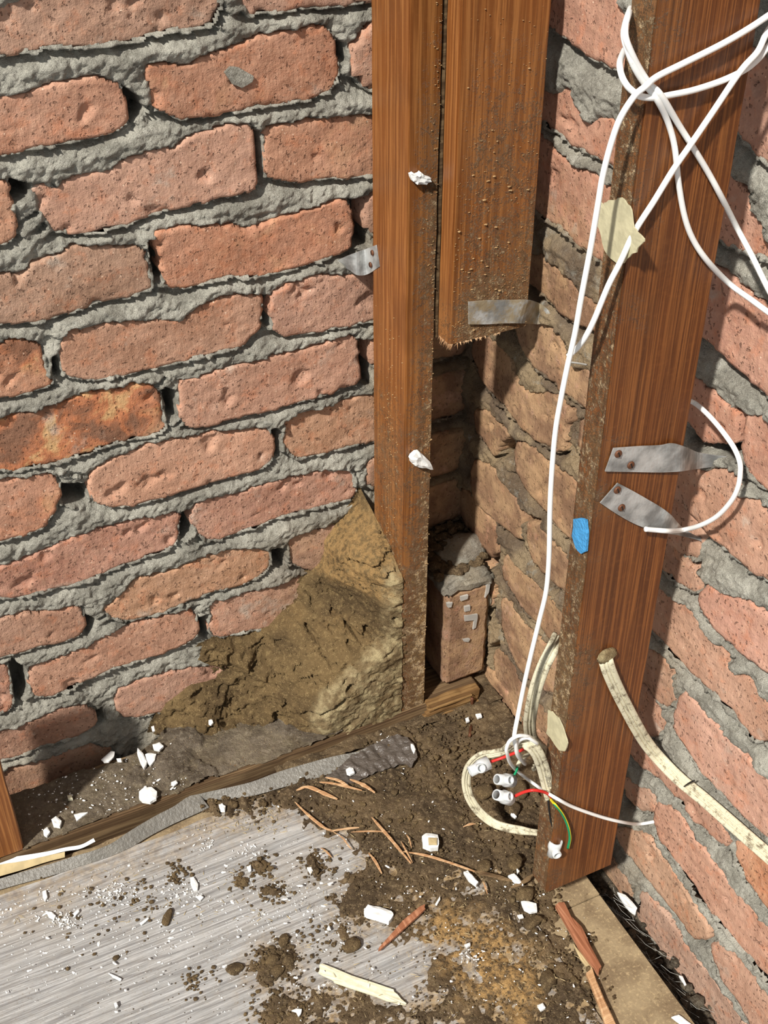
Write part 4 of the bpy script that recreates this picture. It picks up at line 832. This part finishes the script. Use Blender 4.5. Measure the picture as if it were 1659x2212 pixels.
FL = [
 ([(219,1643),(228,1635),(240,1625),(248,1626),(246,1637),(235,1648),(225,1649)], .030, .002, 'curved white paint flake lying at the foot of the left brick wall'),
 ([(298,1620),(310,1632),(318,1650),(312,1664),(303,1650),(297,1632)], .026, .004, 'upright pointed white plaster flake in the brown dust, left of its twin'),
 ([(314,1633),(325,1630),(338,1632),(335,1645),(325,1658),(318,1648)], .026, .003, 'ragged white plaster flake close against the pointed one'),
 ([(330,1612),(345,1607),(354,1615),(345,1624),(333,1622)], .026, .003, 'white plaster crumb just above the ragged twin flakes'),
 ([(301,1715),(312,1706),(328,1705),(340,1715),(338,1730),(325,1738),(308,1735),(301,1728)], .024, .004, 'largest round white plaster piece lying on the dusty bottom plate'),
 ([(112,1775),(122,1768),(134,1778),(130,1790),(116,1788)], .022, .004, 'white plaster piece on the plate, the upper of two near the left stud'),
 ([(94,1797),(103,1790),(109,1800),(102,1810),(95,1806)], .022, .003, 'small white plaster piece on the plate nearest the left edge stud'),
 ([(160,1762),(175,1758),(190,1757),(178,1766),(166,1776)], .022, .002, 'spiky thin white scrap in the middle of the dusty plate'),
 ([(252,1641),(262,1640),(263,1647),(254,1647)], .030, .002, 'tiny white chip right of the curved flake by the bricks'),
 ([(146,1722),(155,1720),(158,1729),(148,1730)], .022, .003, 'small yellowish plaster crumb on the shaded part of the plate'),
 ([(370,1692),(380,1688),(384,1693),(376,1699),(370,1697)], .024, .002, 'small oval white chip on the plate below the dark crust'),
 ([(473,1744),(481,1741),(488,1747),(486,1755),(477,1755)], .003, .005, 'round white crumb on the floor edge beside the grey plastic strip'),
 ([(451,1558),(458,1556),(461,1563),(456,1568),(451,1566)], .05, .002, 'white speck on the lower slope of the termite mud'),
 ([(327,1572),(333,1570),(335,1580),(330,1583)], .045, .002, 'white speck at the left tip of the termite mud'),
 ([(747,1666),(755,1661),(763,1663),(766,1672),(756,1677),(749,1674)], .012, .003, 'white plaster blob resting on the crumpled dark plastic'),
 ([(886,1608),(893,1610),(898,1622),(894,1632),(888,1620)], .012, .003, 'white crumb at the upper right corner of the crumpled dark plastic'),
 ([(411,1898),(418,1896),(428,1912),(427,1924),(418,1926),(412,1912)], .0015, .002, 'pointed white flake near the middle of the grey vinyl floor'),
 ([(424,1939),(434,1935),(440,1940),(433,1948)], .0015, .002, 'small white flake just below the pointed one on the vinyl'),
 ([(92,1928),(100,1925),(103,1940),(98,1950),(93,1940)], .0015, .002, 'narrow white flake on the vinyl at the far left'),
 ([(99,1970),(112,1972),(121,1980),(117,1988),(106,1983)], .0015, .002, 'clustered white paint scrap on the vinyl at the left'),
 ([(158,1976),(170,1965),(172,1971),(163,1981)], .0015, .002, 'white scrap right of the clustered scrap on the vinyl'),
 ([(234,2103),(248,2108),(263,2116),(260,2120),(245,2113)], .0015, .0015, 'long thin white flake in the lower left of the vinyl'),
 ([(247,2170),(253,2167),(256,2176),(250,2181)], .0015, .003, 'white pebble beside a dark crumb at the bottom left of the vinyl'),
 ([(302,1996),(320,1983),(322,1986),(306,2000)], .0015, .0015, 'thin white shaving left of the rolled mud clod'),
 ([(663,1876),(674,1875),(676,1884),(671,1890),(667,1884)], .003, .002, 'small white star shaped flake on the vinyl below the wood splinters'),
 ([(533,1874),(542,1870),(543,1883),(538,1886)], .0015, .002, 'white flake beside the dark clump near the floor middle'),
 ([(630,2185),(640,2181),(652,2182),(650,2192),(645,2198),(640,2188)], .004, .002, 'white flake near the bottom edge below the cream strip'),
 ([(706,2008),(711,2001),(715,2010),(708,2012)], .004, .002, 'tiny white triangle left of the broken plaster block'),
 ([(1001,1888),(1010,1885),(1020,1895),(1033,1910),(1028,1917),(1012,1905)], .008, .004, 'smooth white finger shaped piece on the soil before the stud'),
 ([(1003,2044),(1015,2039),(1016,2045),(1008,2050)], .004, .003, 'small bright white chip in the pale patch below the red brown stick'),
 ([(1097,1895),(1110,1890),(1122,1902),(1130,1914),(1115,1912)], .008, .003, 'dirty white crinkled flake against the foot of the right stud'),
 ([(1125,1950),(1140,1950),(1158,1955),(1160,1972),(1145,1975),(1132,1968)], .006, .003, 'dirty white crumpled flake just below the foot of the right stud'),
 ([(1117,1979),(1128,1977),(1131,1984),(1121,1986)], .005, .002, 'little white chip under the crumpled flake by the stud'),
 ([(1160,2175),(1172,2170),(1178,2180),(1168,2186)], .004, .003, 'white chip in the dark crumbs near the bottom right seam'),
 ([(940,1955),(950,1938),(951,1945),(944,1957)], .004, .002, 'thin white sliver above the red brown stick'),
 ([(1100,1756),(1107,1757),(1116,1767),(1113,1770),(1104,1764)], .008, .003, 'white crumb lying on the soil inside the cable loop'),
 ([(1450,2199),(1466,2194),(1482,2206),(1495,2216),(1470,2214)], -.002, .002, 'white flake on the chipboard at the bottom right beside the gap'),
 ([(1115,1876),(1122,1884),(1117,1890)], .009, .002, 'tiny pale chip against the stud above the crinkled flake'),
 ([(1005,1555),(1012,1552),(1014,1560),(1007,1563)], .008, .003, 'white grain on the soil under the split end of the plate'),
 ([(1027,1546),(1038,1544),(1041,1551),(1031,1554)], .008, .003, 'white grain on the soil right of the split plate end'),
]
for px, z, th, lab in FL:
    slab('paint_flake', px, 2, z, th, M['cream'] if 'yellowish' in lab else M['white'], lab, 'flake', 'white flakes scattered over floor and plate')
slab('plaster_chunk', [(786,1975),(795,1961),(820,1966),(845,1975),(850,1983),(840,1998),(815,1990),(787,1982)], 2, .002, .006, M['white'], 'thick broken white plaster block left of the red brown stick', 'plaster chunk', None, 0, .1)
pc = slab('plaster_chunk', [(911,1815),(920,1808),(945,1811),(948,1825),(946,1838),(930,1840),(913,1833)], 2, .008, .007, M['white'], 'squarish plaster chunk with a tan face lying on the soil', 'plaster chunk', None, 0, .1)
t_ = slab('tan_face', [(925,1811),(944,1812),(944,1826),(926,1826)], 2, .0165, .0015, M['tan'], None, None); child(t_, pc)
slab('cream_strip', [(690,2088),(697,2084),(760,2110),(850,2140),(858,2150),(878,2170),(870,2172),(835,2163),(800,2150),(722,2124),(718,2118),(688,2103)], 2, .003, .002, M['cream'], 'long smooth cream strip of paint or board at the bottom centre', 'cream strip', None, 0, .3)
slab('white_shard', [(1333,1930),(1350,1936),(1364,1950),(1376,1965),(1372,1978),(1360,1970),(1345,1952)], 2, -.035, .003, M['white'], 'white shard wedged in the floor gap by the right wall', 'shard')
slab('white_shard', [(1466,2110),(1474,2112),(1482,2130),(1478,2132)], 2, -.05, .003, M['white'], 'slim white curl deeper in the gap near the bottom right', 'shard')
# paint patches on wood
w1 = slab('plaster_patch', [(1289,441),(1297,434),(1306,441),(1312,437),(1325,432),(1338,427),(1352,432),(1363,445),(1368,465),(1371,490),(1378,500),(1394,516),(1390,525),(1380,535),(1377,545),(1362,555),(1350,568),(1338,570),(1325,560),(1315,550),(1304,525),(1297,495),(1289,470)], 0, .5483, .0012, M['creamd'], 'big irregular cream plaster patch stuck on the upper right stud', 'plaster patch')
slab('plaster_patch', [(1186,1533),(1194,1536),(1208,1550),(1216,1566),(1224,1590),(1228,1605),(1222,1622),(1210,1620),(1200,1607),(1182,1583),(1185,1560)], 0, .5483, .0012, M['creamd'], 'small pale cream patch low on the side of the right stud', 'plaster patch')
slab('plaster_blob', [(881,373),(888,370),(895,374),(904,368),(912,376),(925,380),(926,388),(915,394),(895,394),(886,387)], 1, 1.0695, .005, M['white'], 'white plaster blob high on the narrow left stud', 'plaster blob', None, 0, .4)
slab('plaster_blob', [(881,985),(888,975),(900,970),(912,980),(922,990),(930,1008),(915,1005),(898,1003),(884,994)], 1, 1.0695, .006, M['white'], 'white plaster blob halfway down the narrow left stud', 'plaster blob', None, 0, .4)
slab('blue_patch', [(1243,1120),(1255,1118),(1270,1122),(1273,1150),(1270,1190),(1260,1195),(1248,1182),(1240,1155)], 0, .5483, .0022, M['blue'], 'bright blue fuzzy patch on the side of the right stud', 'blue patch')
# small mortar dab on left wall
slab('mortar_dab', [(483,155),(495,143),(515,145),(545,162),(543,175),(520,188),(500,180)], 1, 1.1865, .0028, M['mortar'], None, None)
dab = [o for o in COL.objects if o.name.startswith('mortar_dab')][0]; child(dab, wall_left)

def sliver(pts, w_, th, mat, label, z=.006, group='orange wood splinters on the soil'):
    w_ *= .68; q = np.array([P(u, v, 2, z) for u, v in pts]); p = catmull(q, 4); n = len(p); V = []; th *= .55
    T = np.gradient(p, axis=0); T /= np.linalg.norm(T, axis=1)[:, None]; Sx = np.cross(T, (0, 0, 1))
    for i in range(n):
        t = i/(n-1); ww = w_*(.06+.8*math.sin(math.pi*min(1, max(0, .03+t*.9)))**.8)*(1+.3*random.uniform(-1, 1)); bz = .002*math.sin(3.1*t)
        for a, b in ((-1, 0), (-.8, 1), (.7, 1.15), (1, 0)): V.append(p[i]+Sx[i]*a*ww/2+np.array([0, 0, b*th+bz]))
    Fc = []
    for i in range(n-1):
        for j in range(4): a = i*4+j; b = i*4+(j+1) % 4; Fc.append([a, b, b+4, a+4])
    Fc += [[3, 2, 1, 0], [n*4-4, n*4-3, n*4-2, n*4-1]]
    return tag(mesh('wood_splinter', V, Fc, mat, None, False, centre=True), label, 'splinter', group)
sp, rp = M['splint'], M['rsplint']
sliver([(637,1733),(665,1762),(700,1790),(716,1794)], .006, .0022, sp, 'forked splinter slanting on the floor below the dark plastic')
sliver([(714,1796),(745,1793),(776,1788)], .005, .0016, sp, 'short level splinter touching the forked one')
sliver([(758,1798),(800,1798),(842,1798)], .0035, .0016, sp, 'thin straight level splinter right of the forked one')
sliver([(718,1796),(740,1812),(752,1828),(761,1836)], .003, .001, sp, 'hair thin curved splinter hanging off the forked one')
sliver([(803,1766),(825,1793),(850,1822),(888,1866)], .007, .0022, sp, 'long diagonal splinter left of the tan faced plaster chunk', .009)
sliver([(866,1818),(878,1842),(891,1864)], .004, .0016, sp, 'short splinter crossing the lower end of the long diagonal one', .010)
sliver([(870,1840),(915,1849),(960,1862),(1026,1883)], .006, .002, sp, 'long splinter running under the tan faced chunk toward the stud', .009)
sliver([(1020,1882),(1060,1893),(1106,1904)], .010, .003, M['plate'], 'dull brown splinter right of the white finger shaped piece', .008)
sliver([(1103,1918),(1130,1908),(1152,1890)], .010, .003, M['plate'], 'dull brown splinter leaning at the foot of the right stud', .008)
sliver([(877,1803),(884,1815),(889,1832)], .003, .001, sp, 'tiny splinter left of the tan faced chunk', .010)
sliver([(693,1832),(704,1841),(717,1853)], .004, .0015, sp, 'short splinter alone on the grey vinyl', .003)
sliver([(796,1843),(810,1862),(825,1888)], .006, .002, sp, 'splinter pointing down at the edge of the soil', .006)
sliver([(1043,1904),(1048,1918),(1053,1932)], .004, .0016, sp, 'short upright splinter below the white finger shaped piece', .008)
sliver([(690,1690),(725,1696),(782,1708)], .006, .002, sp, 'pale splinter just under the crumpled dark plastic, the middle of three', .012)
sliver([(703,1680),(730,1688),(756,1701)], .006, .002, sp, 'splinter tucked beneath the left of the crumpled plastic', .013)
sliver([(756,1684),(785,1698),(810,1713)], .009, .002, sp, 'broad splinter under the right of the crumpled plastic', .011)
sliver([(640,1708),(665,1702),(700,1716),(729,1727)], .009, .002, sp, 'frayed pink splinter at the left of the splinter group by the plastic', .010)
sliver([(1000,1787),(1015,1783),(1028,1780)], .005, .0015, sp, 'tiny splinter below left of the cable loop', .009)
slab('wood_splinter', [(819,2050),(870,1992),(905,1963),(918,1957),(919,1966),(905,1980),(822,2054)], 2, .006, .003, rp, 'straight red brown stick lying beside the broken plaster block', 'splinter')
slab('wood_splinter', [(1199,1962),(1218,1956),(1232,1985),(1255,2008),(1272,2045),(1298,2095),(1292,2110),(1282,2095),(1262,2070),(1240,2035),(1218,1995)], 2, .003, .006, rp, 'thick jagged red brown splinter below the right stud', 'splinter')
slab('wood_splinter', [(1265,2108),(1278,2097),(1288,2125),(1305,2165),(1335,2230),(1310,2230),(1290,2170)], 2, .003, .005, sp, 'orange splinter at the bottom edge below the jagged one', 'splinter')
slab('wood_splinter', [(1238,2041),(1258,2065),(1282,2098),(1273,2100),(1252,2072)], 2, .003, .002, M['tan'], 'thin yellowish sliver against the jagged splinter', 'splinter')
# rusty rod at plate end
rr = tube('rusty_nail', [P(1020,1507,1,1.053), P(1019,1540,1,1.050), P(1016,1580,2,.006), P(1014,1592,2,.004)], .0022, M['rust']); tag(rr, 'dark rusty nail poking down from the split plate end', 'nail')
# rolled clod and other lumps
def clod(u, v, z, sx, sy, sz_, rot, label, i, sub=None):
    V, Fc = ROCKS2[i % 8]; V = V*np.array([sx, sy, sz_]); c, s = math.cos(rot), math.sin(rot)
    V = np.stack([V[:, 0]*c-V[:, 1]*s, V[:, 0]*s+V[:, 1]*c, V[:, 2]], -1)+P(u, v, 2, z)+np.array([0, 0, sz_*.5])
    o = mesh('soil_clod', V, Fc, M['clod'], None, True, centre=True); return tag(o, label, 'soil clod', 'lumps of soil on the floor')
for i, a in enumerate([
 (362,1985,0,.012,.005,.005,.9,'rolled finger shaped mud clod alone on the grey vinyl'),
 (565,1873,0,.008,.006,.004,.2,'dark clump of soil on the vinyl above the floor middle'),
 (577,1926,0,.007,.005,.004,.5,'rounded clump a little below the dark one on the vinyl'),
 (527,1908,0,.006,.005,.004,1.2,'clump of soil left of the rounded clump'),
 (251,2071,0,.004,.003,.003,.2,'small lone brown crumb in the lower left vinyl'),
 (612,2035,0,.009,.006,.005,.8,'top lump of the soil pile left of the cream strip'),
 (590,2075,0,.008,.006,.005,.1,'left middle lump of the soil pile by the cream strip'),
 (622,2078,0,.008,.007,.005,.6,'right middle lump of the soil pile by the cream strip'),
 (600,2100,0,.009,.007,.005,.3,'bottom lump of the soil pile by the cream strip'),
 (508,2095,0,.007,.009,.005,1.4,'lump standing apart left of the soil pile'),
 (1045,1715,.006,.013,.010,.010,.3,'big lump of soil inside the cable loop, on its left'),
 (1125,1712,.006,.013,.009,.010,1.1,'big lump of soil right of the lower left connector'),
 (1108,1752,.006,.010,.010,.009,.5,'lump of soil inside the bottom of the cable loop'),
 (1110,1868,.006,.012,.009,.008,.6,'lump of soil against the left side of the right stud foot'),
 (1135,1935,.004,.011,.009,.007,.2,'flat lump of soil below the right stud foot'),
 (1182,2120,.003,.012,.010,.006,.9,'broad flat lump of soil beside the floor seam'),
 (1150,1995,.003,.013,.007,.005,.1,'long low lump of soil above the floor seam'),
 (1045,1875,.006,.010,.007,.006,.4,'lump of soil above the dull brown splinter'),
 (760,2045,.002,.012,.008,.006,.2,'rounded lump at the left end of the red brown stick'),
]): clod(*a[:7], a[7], i)

# ------------------------------------------------------------------ plastic strip, foil, torn board edge
f1 = ribbon('plastic_strip', pts3([(-40,1912,.006),(0,1898,.007),(60,1880,.008),(110,1866,.008),(165,1848,.010),(200,1838,.012),(240,1822,.012),(270,1802,.013),(300,1783,.014),(340,1760,.014),(375,1742,.014),(405,1722,.015),(430,1716,.012)], 2, 0),
            pts3([(-40,1934,.001),(0,1922,.001),(60,1905,.001),(110,1892,.001),(165,1874,.001),(205,1861,.001),(250,1845,.001),(290,1826,.001),(320,1808,.001),(350,1792,.001),(385,1775,.001),(430,1755,.001),(452,1744,.001)], 2, 0), M['foil'], .0008)
tag(f1, 'crumpled grey plastic strip along the edge of the vinyl at the left', 'plastic strip')
f2 = ribbon('plastic_strip', pts3([(408,1720,.012),(470,1706,.014),(540,1690,.014),(600,1668,.014),(660,1650,.014),(720,1634,.014),(770,1624,.012),(800,1612,.012)], 2, 0),
            pts3([(430,1728,.004),(490,1726,.004),(550,1718,.004),(600,1704,.004),(650,1690,.004),(700,1676,.004),(750,1656,.006),(798,1620,.01)], 2, 0), M['foil'], .0008)
tag(f2, 'narrow grey plastic fold under the termite mud along the plate', 'plastic strip')
# crumpled black sheet
cx = [(700,1682),(730,1662),(760,1632),(800,1612),(855,1590),(878,1597),(893,1612),(902,1640),(888,1660),(872,1650),(848,1658),(800,1674),(760,1694),(725,1688)]
poly = zpoly(cx, .010); lo, hi = poly.min(0), poly.max(0); n_ = 64
X, Y = np.meshgrid(np.linspace(lo[0]-.003, hi[0]+.003, n_), np.linspace(lo[1]-.003, hi[1]+.003, n_), indexing='ij')
sdp, qx, qy = sdpoly(X, Y, poly); keep = sdp < .0022; X = np.where(sdp > 0, qx, X); Y = np.where(sdp > 0, qy, Y)
ridge = np.abs(fbm(X*1.6, Y*.7, X*0, 60, 2, 15)); Zc = .010+.0045*(1-ridge*2.4)*.5+.004*ss((X-.50)/.05)+.002*np.abs(fbm(X*.6+Y, Y*.5-X, X*0, 90, 1, 16))
V = np.stack([X, Y, Zc], -1)[keep]; fa = grid_faces(keep, n_, n_)
bf = mesh('plastic_sheet', np.concatenate([V, V-np.array([0, 0, .0006])]), np.concatenate([fa, fa[:, ::-1]+len(V)]), M['bfoil'], None, True, centre=True)
tag(bf, 'crumpled dark glossy plastic flap at the foot of the narrow stud', 'plastic sheet')
te = ribbon('torn_board_edge', pts3([(-40,1870,.012),(0,1856,.012),(45,1849,.012),(100,1840,.0125),(140,1831,.013),(175,1825,.013),(202,1811,.0145)], 2, 0),
            pts3([(-40,1882,.010),(0,1868,.010),(45,1861,.010),(100,1849,.0105),(140,1839,.011),(175,1833,.0115),(206,1818,.013)], 2, 0), M['white'], .0012)
tag(te, 'torn white board edge on a brown strip, between plate and vinyl at the left', 'board edge')
tb = ribbon('brown_backing', pts3([(-40,1880,.010),(0,1868,.010),(45,1861,.010),(100,1849,.0105),(140,1840,.010)], 2, 0), pts3([(-40,1906,.004),(0,1893,.004),(45,1880,.004),(100,1862,.005),(140,1852,.006)], 2, 0), M['tan'], .001, te, centre=False); child(tb, te)

# litter: fine white specks and straw, uncountable
Vs, Fs = [], []
def speck(p, s, el, tz):
    n = len(Vs); a = random.random()*6.28; k = 5
    for i in range(k):
        t = 6.28*i/k; x, y = math.cos(t)*s*el*random.uniform(.7, 1.2), math.sin(t)*s*random.uniform(.7, 1.2); Vs.append((p[0]+x*math.cos(a)-y*math.sin(a), p[1]+x*math.sin(a)+y*math.cos(a), p[2]))
    Vs.append((p[0], p[1], p[2]+tz)); Fs.extend([[n+i, n+(i+1) % k, n+k] for i in range(k)])
for _ in range(1700):
    r = random.random()
    if r < .55: u, v, z = random.uniform(-20, 760), random.gauss(1960, 90), .0006
    elif r < .72: u, v, z = random.uniform(60, 420), random.gauss(1700, 50), .0235
    elif r < .9: u, v, z = random.uniform(600, 1250), random.uniform(1600, 2200), .0075
    else: u, v, z = random.uniform(0, 1300), random.uniform(1900, 2212), .004
    q = P(u, v, 2, z)
    if z < .001 and (q[1] > 1.02 or q[0] > .54): continue
    if z > .02 and not (1.068 < q[1] < 1.155): continue
    if .005 < z < .02 and (q[0] > .57 or q[1] > 1.05): continue
    s = random.choice([.0004, .0006, .0008, .0011]) if random.random() < .93 else .0018
    speck(q, s, random.choice([1, 1, 1.3, 2.2]), s*.6)
for cu_, cv_ in [(110,1978),(135,1985),(250,1920),(280,1935),(400,1930),(440,1820),(530,1840),(1020,2065),(850,1600),(770,1650),(225,1940),(150,1995)]:
    for _ in range(24): q = P(cu_+random.gauss(0, 18), cv_+random.gauss(0, 9), 2, .0014 if cu_ < 600 else .009); speck(q, random.uniform(.0005, .0014), random.choice([1, 1.5, 2.5]), .0006)
lt = mesh('white_specks', Vs, Fs, M['white'], None, False); tag(lt, 'fine white specks and shavings littering floor and plate', 'litter', kind='stuff')
Vs, Fs = [], []
for _ in range(700):
    r = random.random()
    if r < .5: u, v, z = random.uniform(640, 1250), random.uniform(1640, 2200), .0075
    elif r < .75: u, v, z = random.uniform(0, 640), random.uniform(1880, 2000), .001
    else: u, v, z = random.uniform(360, 620), random.uniform(1745, 1800), .0012
    q = P(u, v, 2, z)
    if z < .005 and q[1] > 1.025: continue
    if z > .005 and (q[0] > .57 or q[1] > 1.05): continue
    a = random.random()*6.28; L = random.uniform(.001, .0045); w_ = random.uniform(.0002, .0005); n = len(Vs); d = np.array([math.cos(a), math.sin(a), .1])*L; s = np.array([-math.sin(a), math.cos(a), 0])*w_
    Vs += [q-d-s, q-d+s, q+d, q+np.array([0, 0, w_*2])]; Fs += [[n, n+1, n+3], [n+1, n+2, n+3], [n+2, n, n+3]]
lt = mesh('straw_bits', Vs, Fs, M['tan'], None, False); tag(lt, 'tiny tan wood shavings mixed with the soil', 'litter', kind='stuff')

# rubble and cobweb in the gap at the foot of the right wall
pts, sz = [], []
for _ in range(240):
    y = random.uniform(.40, .80); s = random.uniform(.0025, .009)*(1.0 if y < .66 else .7); pts.append((random.uniform(.640, .692), y, -.072+random.uniform(0, .022)*(1 if y < .68 else .4))); sz.append(s)
scatter('gap_rubble', pts, sz, M['dark'], 'grey rubble and grit lying in the gap between floor and right wall', 'rubble')
Vs, Fs = [], []
for _ in range(90):
    y = random.uniform(.40, .76); a = np.array([random.uniform(.645, .672), y, random.uniform(-.06, -.03)]); b = a+np.array([random.uniform(-.004, .018), -random.uniform(.004, .05), random.uniform(-.004, .012)])
    n = len(Vs); w_ = .00016; d = (b-a)/np.linalg.norm(b-a); s = np.cross(d, (0, 0, 1.)); s /= np.linalg.norm(s)+1e-9; mid = (a+b)/2-np.array([0, 0, .004])
    for p in (a, mid, b): Vs += [p-s*w_, p+s*w_, p+np.array([0, 0, w_*1.5])]
    for k in (0, 3): Fs += [[n+k, n+k+1, n+k+4, n+k+3], [n+k+1, n+k+2, n+k+5, n+k+4], [n+k+2, n+k, n+k+3, n+k+5]]
tag(mesh('cobweb', Vs, Fs, M['web'], None, False), 'dusty cobweb threads stretched in the gap by the right wall', 'cobweb', kind='stuff')
